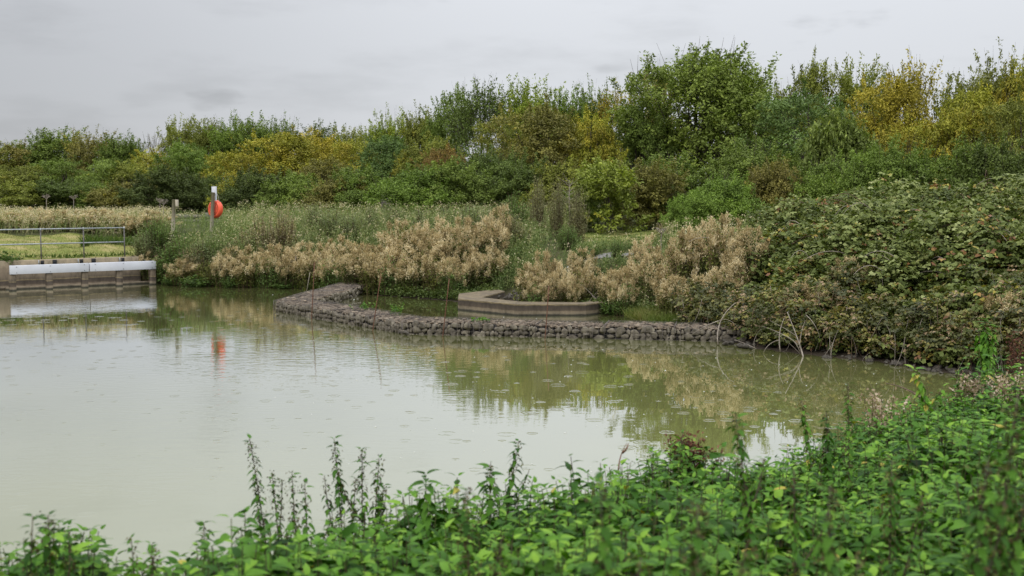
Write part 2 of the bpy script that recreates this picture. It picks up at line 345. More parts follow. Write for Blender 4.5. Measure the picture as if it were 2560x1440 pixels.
def water_mat():
    m, N, L, out = mat_new("murky pond water")
    g = N.new("ShaderNodeNewGeometry"); P = g.outputs['Position']
    def math_(op, a, b=None, c=None):
        x = N.new("ShaderNodeMath"); x.operation = op
        for i, q in enumerate((a, b, c)):
            if q is None: continue
            if isinstance(q, (int, float)): x.inputs[i].default_value = q
            else: L.new(q, x.inputs[i])
        return x.outputs[0]
    def noise(scale, det, st, rot=0.0):
        q = N.new("ShaderNodeMapping"); q.inputs['Scale'].default_value = st; q.inputs['Rotation'].default_value = (0, 0, rot); L.new(P, q.inputs[0])
        x = N.new("ShaderNodeTexNoise"); x.inputs['Scale'].default_value = scale; x.inputs['Detail'].default_value = det; L.new(q.outputs[0], x.inputs['Vector']); return x.outputs[0]
    rip = noise(2.6, 3, (1.0, 2.2, 1), .25)              # wind ripples
    patch = noise(.11, 2, (1, 1.3, 1), .3)               # where the breeze touches the water
    pr = N.new("ShaderNodeMapRange"); pr.interpolation_type = 'SMOOTHSTEP'
    for i, v in zip((1, 2, 3, 4), (.42, .60, .10, 1.0)): pr.inputs[i].default_value = v
    L.new(patch, pr.inputs[0])
    s = N.new("ShaderNodeSeparateXYZ"); L.new(P, s.inputs[0])
    open_ = N.new("ShaderNodeMapRange"); open_.interpolation_type = 'SMOOTHSTEP'   # calm in the lee of the tall bank
    for i, v in zip((1, 2, 3, 4), (-6.0, 3.5, 1.0, .12)): open_.inputs[i].default_value = v
    L.new(math_('MULTIPLY_ADD', s.outputs[1], -.12, math_('ADD', s.outputs[0], 3.2)), open_.inputs[0])
    wave = math_('MULTIPLY', rip, math_('MULTIPLY', pr.outputs[0], open_.outputs[0]))
    swell = noise(.55, 2, (1, 1.6, 1), .1)
    hgt = math_('ADD', math_('MULTIPLY', wave, .0052), math_('MULTIPLY', swell, .0022))
    # raindrop rings: one drop per cell, each at its own radius
    for sc, off, dens in ((1.05, 0.0, .42), (1.7, 7.3, .34)):
        q = N.new("ShaderNodeMapping"); q.inputs['Location'].default_value = (off, off * .7, 0); L.new(P, q.inputs[0])
        v = N.new("ShaderNodeTexVoronoi"); v.voronoi_dimensions = '2D'; v.inputs['Scale'].default_value = sc; L.new(q.outputs[0], v.inputs['Vector'])
        c = N.new("ShaderNodeSeparateColor"); L.new(v.outputs['Color'], c.inputs[0])
        dist = math_('DIVIDE', v.outputs['Distance'], sc)
        rad = math_('MULTIPLY_ADD', c.outputs[0], .13, .03)
        x = math_('DIVIDE', math_('SUBTRACT', dist, rad), .016)
        ring = math_('POWER', 2.718, math_('MULTIPLY', math_('MULTIPLY', x, x), -1.0))
        x2 = math_('DIVIDE', math_('SUBTRACT', dist, math_('MULTIPLY', rad, .5)), .013)
        ring2 = math_('POWER', 2.718, math_('MULTIPLY', math_('MULTIPLY', x2, x2), -1.0))
        on = math_('LESS_THAN', c.outputs[1], dens)
        amp = math_('MULTIPLY', on, math_('MULTIPLY_ADD', c.outputs[0], -.0012, .0018))
        hgt = math_('ADD', hgt, math_('MULTIPLY', amp, math_('ADD', ring, math_('MULTIPLY', ring2, .5))))
    bp = N.new("ShaderNodeBump"); bp.inputs['Strength'].default_value = 1.0; bp.inputs['Distance'].default_value = 1.0
    L.new(hgt, bp.inputs['Height'])
    silt = noise(.16, 4, (1, 1, 1))
    r = ramp(N, [(.3, (.162, .170, .060)), (.7, (.198, .203, .074))]); L.new(silt, r.inputs[0])
    df = N.new("ShaderNodeBsdfDiffuse"); L.new(r.outputs[0], df.inputs[0])
    gl = N.new("ShaderNodeBsdfGlossy"); gl.inputs['Roughness'].default_value = .012; gl.inputs[0].default_value = (.95, .965, 1.0, 1); L.new(bp.outputs[0], gl.inputs['Normal'])
    fr = N.new("ShaderNodeFresnel"); fr.inputs[0].default_value = 1.34; L.new(bp.outputs[0], fr.inputs['Normal'])
    fc = math_('MINIMUM', math_('MULTIPLY_ADD', fr.outputs[0], 1.45, .17), .92)
    mxs = N.new("ShaderNodeMixShader"); L.new(fc, mxs.inputs[0]); L.new(df.outputs[0], mxs.inputs[1]); L.new(gl.outputs[0], mxs.inputs[2]); L.new(mxs.outputs[0], out.inputs[0]); return m
M['water'] = water_mat()

# ------------------------------------------------------------------ terrain
far_px = [(-900, 790), (-200, 745), (-30, 733)]
A0, A1 = np.array(on_z(30, 727)[:2]), np.array(on_z(385, 711)[:2])
wd = (A1 - A0) / np.linalg.norm(A1 - A0); wa = math.atan2(wd[1], wd[0]); wnrm = np.array([-wd[1], wd[0]])
WL = float(np.linalg.norm(A1 - A0))
def wp(s, o, z): p = A0 + wd * s + wnrm * o; return (p[0], p[1], z)
far_px2 = [(405, 710), (520, 714), (650, 719), (760, 722), (880, 733), (1000, 744), (1100, 752), (1145, 758)]
shore = [on_z(*p)[:2] for p in far_px] + [wp(-.5, .8, 0)[:2], wp(WL + .1, .8, 0)[:2]] + [on_z(*p)[:2] for p in far_px2]
shore += [(-.9, 41.2), (-.75, 39.6), (.2, 38.1), (1.2, 37.3), (2.4, 37.2), (3.0, 37.2), (3.3, 36.3), (3.6, 35.2), (4.3, 33.2), (5.2, 31.6)]
shore += [on_z(*p)[:2] for p in [(1880, 872), (2010, 889), (2150, 902), (2300, 926), (2430, 945), (2600, 962)]]
N_FAR = len(shore)
shore += [(10.9, 22.5), (9.6, 20.6), (8.0, 18.9), (6.3, 17.0), (4.5, 14.9), (2.9, 12.7), (1.6, 11.2), (0, 9.8), (-1.2, 8.6), (-2.2, 7.6), (-3.4, 6.9), (-6, 6.2), (-14, 6), (-30, 9), (-40, 18)]
SH = np.array(shore)
def pond_d(x, y):
    """signed distance to the pond's shoreline: negative in the water"""
    p = np.stack([np.asarray(x, float).ravel(), np.asarray(y, float).ravel()], 1)
    A, B = SH, np.roll(SH, -1, 0)
    best = np.full(len(p), 1e9); ins = np.zeros(len(p), bool)
    for a, b in zip(A, B):
        ab = b - a; t = np.clip(((p - a) @ ab) / (ab @ ab), 0, 1)
        best = np.minimum(best, np.hypot(*(p - a - t[:, None] * ab).T))
        c = (a[1] > p[:, 1]) != (b[1] > p[:, 1])
        with np.errstate(divide='ignore', invalid='ignore'):
            xx = (b[0] - a[0]) * (p[:, 1] - a[1]) / (b[1] - a[1]) + a[0]
        ins ^= c & (p[:, 0] < xx)
    return np.where(ins, -best, best).reshape(np.shape(x))
def sm(t): t = np.clip(t, 0, 1); return t * t * (3 - 2 * t)
def gz(x, y):
    x = np.asarray(x, float); y = np.asarray(y, float)
    d = pond_d(x, y); dp = np.maximum(d, 0)
    near = (.66 + .26 * np.exp(-((x + .7) / 1.5) ** 2) + .45 * np.exp(-((x + 2.35) / .36) ** 2)) * sm(dp / 1.3) + .185 * dp; near = np.minimum(near, 2.35 + .02 * dp)
    w = 4.6 - 4.1 * sm((-14.0 - x) / .6)
    far = 1.1 * sm(dp / w) + .75 * sm((dp - .8) / 7.5)
    mound = 1.05 * np.exp(-((x - 13.5) / 5.6) ** 2 - ((y - 34.5) / 6.0) ** 2) * sm((dp - .4) / 3.5)
    isl = -.75 * np.exp(-((x - 1.4) / 2.3) ** 2 - ((y - 39.3) / 2.0) ** 2)           # low ground in the crook of the concrete wall
    far = far + mound + isl * sm(dp / 1.0)
    t = sm((y - (12.5 + .95 * x)) / 5.0)
    z = near * (1 - t) + far * t
    wob = .07 * np.sin(x * 1.7 + y * .6) * np.cos(y * 1.3 - x * .4) + .05 * np.sin(x * 3.1) * np.sin(y * 2.7)
    z = z + wob * sm(dp / 1.5) * (1 - .6 * sm((y - 60) / 40))
    return np.where(d > 0, z, np.maximum(-1.2, d * .55))
def g1(x, y): return float(gz(np.array([x]), np.array([y]))[0])

def axis(lo, hi, fine_lo, fine_hi, step, grow=1.18):
    a = list(np.arange(fine_lo, fine_hi + 1e-6, step)); s = step
    while a[-1] < hi: s *= grow; a.append(min(a[-1] + s, hi))
    s = step
    while a[0] > lo: s *= grow; a.insert(0, max(a[0] - s, lo))
    return np.array(a)
def grid_sheet(name, X, Y, Zf, mats, keep=None):
    xx, yy = np.meshgrid(X, Y); zz = Zf(xx.ravel(), yy.ravel())
    V = np.stack([xx.ravel(), yy.ravel(), zz], 1); nx = len(X)
    i = np.arange(len(Y) - 1)[:, None] * nx; j = np.arange(nx - 1)[None]
    F = np.stack([i + j, i + j + 1, i + nx + j + 1, i + nx + j], -1).reshape(-1, 4)
    if keep is not None:
        c = V[F].mean(1); F = F[keep(c[:, 0], c[:, 1])]
        u, inv = np.unique(F, return_inverse=True); V = V[u]; F = inv.reshape(-1, 4)
    g = G(); g.add(V, F); return g.build(name, mats, smooth=True)
ground = grid_sheet("ground", axis(-500, 500, -26, 20, .4), axis(-40, 900, 0, 58, .4), gz, M['ground'])
tag(ground, "earth banks and flat ground round the pond", kind="structure")
water = grid_sheet("water", np.linspace(-60, 16, 39), np.linspace(4, 60, 29), lambda x, y: np.zeros_like(x), M['water'])
tag(water, "murky olive pond water dotted with raindrop rings", kind="structure")

# mown turf behind the outlet wall and a patch of it inland, the grey path crossing there
def in_quad(poly):
    P = np.array(poly)
    def f(x, y):
        ins = np.zeros(np.shape(x), bool)
        for a, b in zip(P, np.roll(P, -1, 0)):
            c = (a[1] > y) != (b[1] > y)
            ins ^= c & (x < (b[0] - a[0]) * (y - a[1]) / (b[1] - a[1] + 1e-12) + a[0])
        return ins
    return f
LAWN1 = [(-34, 43.5), (-25, 43.5), (-19.6, 46.6), (-15.3, 49.6), (-13.6, 51.6), (-14.2, 54.5), (-20, 54), (-34, 50)]
LAWN2 = [(2.6, 45.5), (7.0, 44.2), (8.2, 50), (7.6, 56), (3.2, 57)]
l1 = grid_sheet("lawn", np.arange(-34, -12, .3), np.arange(42, 56, .3), lambda x, y: gz(x, y) + .02, M['lawn'], in_quad(LAWN1))
tag(l1, "mown yellow green turf behind the pond outlet railing", kind="structure")
l2 = grid_sheet("lawn", np.arange(2, 9, .3), np.arange(44, 58, .3), lambda x, y: gz(x, y) + .02, M['lawn'], in_quad(LAWN2))
tag(l2, "small bright green turf patch between the weeds and bramble mound", kind="structure")
pth = grid_sheet("path", np.arange(1.5, 6.6, .25), np.arange(41.6, 44.2, .25), lambda x, y: gz(x, y) + .028, M['path'], in_quad([(2.5, 42.8), (4.9, 42.3), (5.0, 43.0), (2.6, 43.4)]))
tag(pth, "strip of grey path glimpsed behind the seed head clumps", kind="structure")

# ------------------------------------------------------------------ concrete outlet with white board, railing
ow = empty("outlet_wall", wp(WL / 2, .9, 0), "low stained concrete outlet wall with five piers carrying a white board", "wall")
def local(o, loc):                         # parent without moving
    o.parent = ow; o.location = Vector(o.location) - ow.location
def shift(g, off):
    for v in g.v: v -= np.array(off)
def part_at(g, name, mats, root, smooth=False):
    shift(g, root.location[:]); return g.build(name, mats, root, smooth)
g = G(); box(g, wp(WL / 2 - .35, .95, .12), (WL + .1, .35, 1.96), wa, bev=.015); hw_ = part_at(g, "headwall", M['concrete'], ow)
g = G(); box(g, wp(WL - .15, 1.35, .05), (.9, .3, 1.7), wa + R(50), bev=.015); part_at(g, "wing_wall", M['concrete'], ow)
g = G(); box(g, wp(-.75, 1.3, .05), (.9, .3, 1.7), wa - R(50), bev=.015); part_at(g, "wing_wall", M['concrete'], ow)
g = G(); box(g, wp(WL / 2, .66, -.35), (WL + .2, .22, .9), wa, bev=.01); part_at(g, "footing", M['concrete'], ow)
for k in range(5):
    s = WL * k / 4 * .985 + .03
    g = G(); box(g, wp(s, .02, .0), (.23, .26, 1.24), wa, bev=.015); part_at(g, "pier", M['concrete'], ow)
for s0, s1 in ((-.07, WL * .525), (WL * .525 + .03, WL + .06)):
    g = G(); box(g, wp((s0 + s1) / 2, -.06, .80), (s1 - s0, .17, .33), wa, bev=.006)
    bd = part_at(g, "white_board", M['white'], ow)
    for q in (.08, .5, .94):
        for zz in (.69, .91):
            g = G(); box(g, wp(s0 + (s1 - s0) * q, -.15, zz), (.022, .012, .022), wa); part_at(g, "bolt", M['darkhole'], ow).parent = bd
for s in (WL * .215, WL * .49, WL * .79):
    g = G(); box(g, wp(s, .762, .99), (.035, .02, .20), wa); part_at(g, "bracket", M['steel'], ow).parent = hw_
    g = G(); box(g, wp(s + .13, .768, .99), (.12, .012, .17), wa); part_at(g, "drain_opening", M['darkhole'], ow).parent = hw_
for s in (WL * .325, WL * .60):
    g = G(); box(g, wp(s, .766, .99), (.16, .016, .2), wa); part_at(g, "drain_opening", M['darkhole'], ow).parent = hw_

rl = empty("railing", wp(1.5, 1.25, 1.1), "two bar grey metal railing on top of the outlet wall", "railing")
post_s = [-3.9, -2.1, -.35, 1.36, 3.0, 4.62]
post_s = [q - 0.0 for q in post_s]
def rp(s, z): return wp(s, 1.22, z)
for s in post_s:
    x, y, _ = rp(s, 0); zb = min(g1(x, y), 1.25) - .15
    g = G(); tube(g, [rp(s, zb), rp(s, 2.26)], .026, 8); pst = part_at(g, "post", M['postm'], rl, True)
    g = G(); tube(g, [rp(s, 2.225), rp(s, 2.325)], .038, 8); part_at(g, "clamp", M['steel'], rl, True).parent = pst
for z in (2.28, 1.70):
    g = G(); tube(g, [rp(post_s[0] - 2, z - .02), rp(0, z + .01), rp(post_s[-1], z)], .025, 8); part_at(g, "rail", M['steel'], rl, True)

# ------------------------------------------------------------------ lifebuoy post, marker post, fences
LB = 51.0
bx, by, _ = at_y(523, 590, LB)
lbz = g1(bx, by)
lp = empty("lifebuoy_post", (bx, by, lbz), "leaning timber post with pale notice board holding the orange lifebuoy case", "post")
top = at_y(533, 481, LB)
g = G(); tube(g, [(bx - .01, by, lbz - .3), (top[0], by, top[2])], .078, 4); part_at(g, "timber_post", M['wood'], lp)
c = at_y(534.5, 484, LB)
g = G(); box(g, (c[0], by + .075, c[2]), (.22, .035, .60), -.12, bev=.006); part_at(g, "notice_board", M['white'], lp)
def lathe(prof, n=40):
    g = G(); V = []; m = len(prof)
    for i in range(n):
        a = 2 * math.pi * i / n
        for r_, z_ in prof: V.append((r_ * math.cos(a), r_ * math.sin(a), z_))
    F = [[i * m + j, ((i + 1) % n) * m + j, ((i + 1) % n) * m + j + 1, i * m + j + 1] for i in range(n) for j in range(m - 1)]
    g.add(V, F); return g
lbc = at_y(534, 523, LB)
lc = empty("lifebuoy", (lbc[0], by + .26, lbc[2]), "round orange lifebuoy case with ring grooves hanging on the leaning post", "lifebuoy")
prof = [(0, .115), (.10, .115), (.105, .10), (.125, .10), (.13, .115), (.175, .115), (.18, .098), (.20, .098), (.205, .115), (.25, .112), (.255, .096), (.275, .096), (.28, .108), (.33, .095), (.37, .06), (.39, 0), (.385, -.07), (.35, -.13), (.28, -.17), (.15, -.19), (0, -.19)]
g = lathe(prof); o = g.build("case", M['orange'], lc, True)
o.rotation_euler = Vector((-.56, -.83, .06)).to_track_quat('Z', 'Y').to_euler()
for rr_ in (.115, .19, .265):
    gt = G(); th = np.linspace(0, 2 * math.pi, 41)
    tube(gt, np.stack([rr_ * np.cos(th), rr_ * np.sin(th), np.full(41, .101)], 1), .008, 6, cap=False)
    gt.build("groove", M['rust'], o, True)
ra, rb = at_y(541, 484, LB), at_y(546, 502, LB)
g = G(); tube(g, bez((ra[0], by + .08, ra[2]), (ra[0] + .06, by + .1, ra[2] - .1), (rb[0], by + .16, rb[2] - .05)), .01, 5); part_at(g, "rope", M['rope'], lp)

MP = 53.0
mx_, my_, _ = at_y(430, 560, MP); mz_ = g1(mx_, my_); mt = at_y(435, 499, MP)
mpst = empty("marker_post", (mx_, my_, mz_), "short grey timber post with a small block at its head beside the lifebuoy", "post")
g = G(); tube(g, [(mx_ - .02, my_, mz_ - .2), (mt[0], my_, mt[2])], .085, 4); part_at(g, "timber_post", M['wood'], mpst)
g = G(); box(g, (mt[0] + .12, my_ + .01, mt[2] - .15), (.13, .09, .29), .1, bev=.008); part_at(g, "block", M['wood'], mpst)

fz = lambda px, D: (at_y(px, 530, D)[0], D, g1(at_y(px, 530, D)[0], D))
lf = empty("low_fence", fz(650, 63), "long low fence of grey horizontal boards behind the lifebuoy", "fence")
for q in range(7):
    pxa, pxb = 330 + q * 93, 423 + q * 93
    a, b = fz(pxa, 63), fz(pxb, 63)
    ht = CAMH - (536 - HOR) / FPX * 63
    for zc, tt in ((ht - .12, .22), (ht - .37, .22), (ht - .62, .22)):
        g = G(); box(g, ((a[0] + b[0]) / 2, 63, zc + .01 * (q % 2)), (b[0] - a[0] - .02, .04, tt)); part_at(g, "board", M['fence'], lf)
    g = G(); box(g, (a[0], 63.09, ht - .55), (.11, .11, 1.3)); part_at(g, "fence_post", M['fence'], lf)
fp = at_y(966, 500, 64)
fpan = empty("fence_panel", (fp[0], 64, g1(fp[0], 64)), "small slatted wooden fence panel peeping out beside the green bushes", "fence")
zt = at_y(966, 487, 64)[2]
for k in range(14):
    g = G(); box(g, (fp[0] + .1, 64, zt - .05 - k * .085), (.75, .02, .075)); part_at(g, "slat", M['fence'], fpan)
for s in (-.29, .49):
    g = G(); box(g, (fp[0] + s, 64.03, zt - .6), (.06, .04, 1.3)); part_at(g, "frame", M['fence'], fpan)
s1 = at_y(1434, 645, 42.2); sz = g1(s1[0], 42.2)
ws = empty("white_plank", (s1[0], 42.2, sz), "pale white plank lying on low blocks beside the grey path", "plank")
zpl = sz + .12
g = G(); box(g, (s1[0], 42.2, zpl), (.44, .25, .05), -.15, bev=.006); part_at(g, "board", M['slab'], ws)
for dx in (-.15, .15):
    g = G(); box(g, (s1[0] + dx, 42.2, (zpl + sz) / 2 - .05), (.07, .18, max(.06, zpl - sz + .05)), -.15); part_at(g, "block", M['slab'], ws)

# ------------------------------------------------------------------ stones
def rock_T(seed, sub=1, flat=(1, 1, 1)):
    import bmesh
    bm = bmesh.new(); bmesh.ops.create_icosphere(bm, subdivisions=sub, radius=.5)
    rg = np.random.default_rng(seed)
    V = np.array([v.co[:] for v in bm.verts]); F = np.array([[v.index for v in f.verts] for f in bm.faces]); bm.free()
    for k in range(13):                            # chop with planes for angular faces
        d = unit(rg.normal(size=3)); c = rg.uniform(.20, .36); t = V @ d
        V = np.where((t > c)[:, None], V - (t - c)[:, None] * d, V)
    V += rg.normal(size=V.shape) * .012
    return V * np.array(flat), F
ROCKS = [rock_T(s, 2) for s in range(8)]
def rot_rand(n, gen): 
    q = gen.normal(size=(n, 4)); q /= np.linalg.norm(q, axis=1, keepdims=True); w, x, y, z = q.T
    return np.stack([1 - 2 * (y * y + z * z), 2 * (x * y - z * w), 2 * (x * z + y * w), 2 * (x * y + z * w), 1 - 2 * (x * x + z * z), 2 * (y * z - x * w), 2 * (x * z - y * w), 2 * (y * z + x * w), 1 - 2 * (x * x + y * y)], 1).reshape(n, 3, 3)

GH, GW = .325, 1.1
def basket(Ln, seed):
    """stone filled wire basket along x, its front face at y=0, top at GH"""
    rg = np.random.default_rng(seed); g = G()
    box(g, (Ln / 2, GW / 2, GH / 2 - .3), (Ln - .1, GW - .12, GH + .44), mat=2)
    for face in (0, 1):
        z = -.28
        while z < GH - .05:
            x = .04 + rg.uniform(0, .08)
            while x < Ln - .04:
                w = rg.uniform(.09, .30); h = rg.uniform(.10, .22)
                V, F = ROCKS[rg.integers(8)]
                Mx = rot_rand(1, rg)[0]; P = V @ Mx.T; P = P / np.ptp(P, axis=0)
                P = P * np.array([w * 1.10, .22, h * 1.12]); P[:, 1] = np.clip(P[:, 1], -.05 - .02 * rg.uniform(), .05 + .02 * rg.uniform()); P = P + np.array([x + w / 2, (.045 if face == 0 else GW - .045) + rg.normal() * .012, min(z + h / 2 + rg.normal() * .02, GH - h * .42)])
                g.add(P, F, rg.uniform(), 0); x += w
            z += rg.uniform(.125, .155)
    n = int(Ln * GW * 62)
    for k in range(n):
        V, F = ROCKS[rg.integers(8)]; P = V @ rot_rand(1, rg)[0].T; P = P / np.ptp(P, axis=0)
        a = rg.uniform(0, math.pi); s = np.array([rg.uniform(.10, .27), rg.uniform(.07, .16), rg.uniform(.04, .08)]); P = P * s
        P = np.stack([P[:, 0] * math.cos(a) - P[:, 1] * math.sin(a), P[:, 0] * math.sin(a) + P[:, 1] * math.cos(a), P[:, 2]], 1)
        g.add(P + np.array([rg.uniform(.05, Ln - .05), rg.uniform(.05, GW - .05), GH - .02 + rg.normal() * .018]), F, rg.uniform(), 1)
    wv = G(); hw = .0055
    for x in np.arange(0, Ln + .01, Ln / round(Ln / .16)):
        t = hw * (2.2 if x < .01 or x > Ln - .01 else 1)
        box(wv, (x, -.052, GH / 2 - .1), (t, t, GH + .25)); box(wv, (x, GW / 2, GH + .034), (t, GW + .1, t))
    for z in np.arange(-.1, GH + .05, .11): box(wv, (Ln / 2, -.056, z), (Ln, hw, hw))
    for y in np.arange(0, GW + .05, .16): box(wv, (Ln / 2, y, GH + .037), (Ln, hw, hw))
    return g, wv
gab = empty("gabion_wall", (-2.9, 32.8, 0), "low wall of stone filled wire baskets bending across the pond", "wall")
protos = [basket(2.0, 40 + k) for k in range(4)]
BM = [(a.mesh("gabion_basket", [M['stone'], M['topstone'], M['core']]), b.mesh("wire_mesh", M['wire'])) for a, b in protos]
runs = [((-6.45, 45.6), (-7.57, 38.2), True), ((-7.57, 38.25), (-2.95, 32.25), False), ((-2.95, 32.25), (6.0, 30.55), False)]
kb = 0
for (p0, p1, arm) in runs:
    p0, p1 = np.array(p0), np.array(p1); d = p1 - p0; Lr = np.linalg.norm(d); d /= Lr; nb = max(1, round(Lr / 2.0)); a = math.atan2(d[1], d[0])
    for k in range(nb):
        m_s, m_w = BM[kb % 4]; kb += 1
        o = bpy.data.objects.new("gabion_basket", m_s); COL.objects.link(o); o.parent = gab
        q = p0 + d * (k * Lr / nb)
        o.location = Vector((q[0], q[1], -.012 * (kb % 3))) - gab.location
        o.rotation_euler = (0, 0, a); o.scale = (Lr / nb / 2.0, 1, 1)
        w_ = bpy.data.objects.new("wire_mesh", m_w); COL.objects.link(w_); w_.parent = o

# rusty rods standing before the gabions
rods = [((786, 655), (779, 797), "rusty rod standing at the sharp bend of the gabion wall"),
        ((952, 690), (928, 826), "rusty rod leaning over the middle of the slanting gabion run"),
        ((1123, 697), (1104, 841), "rusty rod before the gabion wall, just past its second bend"),
        ((1372, 715), (1361, 847), "rusty rod standing before the concrete coping and straight gabion run")]
for (t_, b_, lab) in rods:
    p = on_z(*b_); q = at_y(t_[0], t_[1], p[1] + .15)
    g = G(); P = bez((p[0] - .04, p[1] - .03, -.6), ((p[0] + q[0]) / 2 + .02, p[1], q[2] * .5), q, 6)
    tube(g, P, .014, 6); o = g.build("rusty_rod", M['rust']); tag(o, lab, "rod", "rods along the gabion wall")
for (t_, b_, lab) in [((740, 640), (719, 720), "thin pale cane at the water edge near the lifebuoy bank"), ((775, 680), (763, 728), "thin leaning cane behind the outer end of the gabions")]:
    p = on_z(*b_); q = at_y(t_[0], t_[1], p[1] + .1)
    g = G(); tube(g, [(p[0], p[1], -.3), q], .012, 5); o = g.build("cane", M['twig']); tag(o, lab, "cane")

# concrete coping in the water
zc = .36
outer = [on_z(1144.6, 747, zc)[:2], on_z(1290.6, 760.4, zc)[:2], on_z(1464.5, 760.4, zc)[:2], on_z(1516, 754, zc)[:2]]
inner = [on_z(1481, 752, zc)[:2], on_z(1455, 755.6, zc)[:2], on_z(1300.5, 753.8, zc)[:2], on_z(1203.7, 743, zc)[:2], on_z(1262, 727.6, zc)[:2]]
back = [on_z(1240, 722.8, zc)[:2], on_z(1147, 734, zc)[:2]]
loop = outer + inner + back
import bmesh
bm = bmesh.new()
vb = [bm.verts.new((x, y, -.9)) for x, y in loop]; vt = [bm.verts.new((x, y, zc)) for x, y in loop]
ft = bm.faces.new(vt); n_ = len(loop)
for i in range(n_): bm.faces.new((vb[i], vb[(i + 1) % n_], vt[(i + 1) % n_], vt[i]))
bmesh.ops.recalc_face_normals(bm, faces=bm.faces[:])
bmesh.ops.bevel(bm, geom=[e for e in ft.edges], offset=.014, segments=1, affect='EDGES', profile=.6)
bmesh.ops.triangulate(bm, faces=[f for f in bm.faces if len(f.verts) > 4])
me = bpy.data.meshes.new("concrete_coping"); bm.to_mesh(me); bm.free(); me.materials.append(M['concrete'])
cc = bpy.data.objects.new("concrete_coping", me); COL.objects.link(cc)
tag(cc, "low pointed concrete coping wall standing in the pond behind the gabions", "wall")

# rubble beside it, stones along the bramble bank
rk = [bpy.data.meshes.new("rubble_stone") for _ in range(5)]
for i in range(5):
    V, F = rock_T(90 + i, 2, (1, .8, .62)); g = G(); g.add(V, F); rk[i] = g.mesh("rubble_stone", M['bankstone'])
def stone(x, y, z, s, label, group, gen=random):
    o = bpy.data.objects.new("rubble_stone", gen.choice(rk)); COL.objects.link(o)
    o.location = (x, y, z); o.scale = (s * gen.uniform(.8, 1.3), s * gen.uniform(.8, 1.2), s * gen.uniform(.8, 1.1)); o.rotation_euler = (gen.uniform(-.4, .4), gen.uniform(-.4, .4), gen.uniform(0, 6.3))
    return tag(o, label, "stone", group)
for k in range(44):
    t = random.random(); px = random.uniform(1246, 1325) + 12 * t; py = 724 + 24 * t + random.uniform(-4, 4)
    x, y, _ = on_z(px, py, .38); x += random.uniform(-.1, .1)
    stone(x, y, max(g1(x, y), .1) + .08 + .22 * (1 - t) * random.random(), random.uniform(.17, .36), "dark broken stone in the rubble heap behind the concrete coping", "rubble stones behind the coping")
for k in range(62):
    t = random.random(); px = 2060 + 380 * t + random.uniform(-10, 10)
    x, y, _ = on_z(px, np.interp(px, [1880, 2010, 2150, 2300, 2430, 2600], [872, 889, 902, 926, 945, 962]) + random.uniform(-14, 1))
    stone(x, y, max(.02, g1(x, y)) + .0, random.uniform(.12, .30), "grey stone along the waterline under the bramble bank", "stones under the bramble bank")
for k in range(16):
    px = random.uniform(1770, 1900); x, y, _ = on_z(px, np.interp(px, [1770, 1900], [850, 876]) + random.uniform(-10, 4))
    stone(x, y, max(.02, g1(x, y)) + .03, random.uniform(.16, .3), "dark stone where the gabion wall meets the bramble bank", "stones at the gabion end")
for k, (px, py, s) in enumerate([(1012, 836, .22), (1020, 838, .16), (1003, 833, .18)]):
    x, y, _ = on_z(px, py); stone(x, y - .1, .06, s, "loose stone fallen out at the foot of the gabion bend", "stones fallen from the gabions")

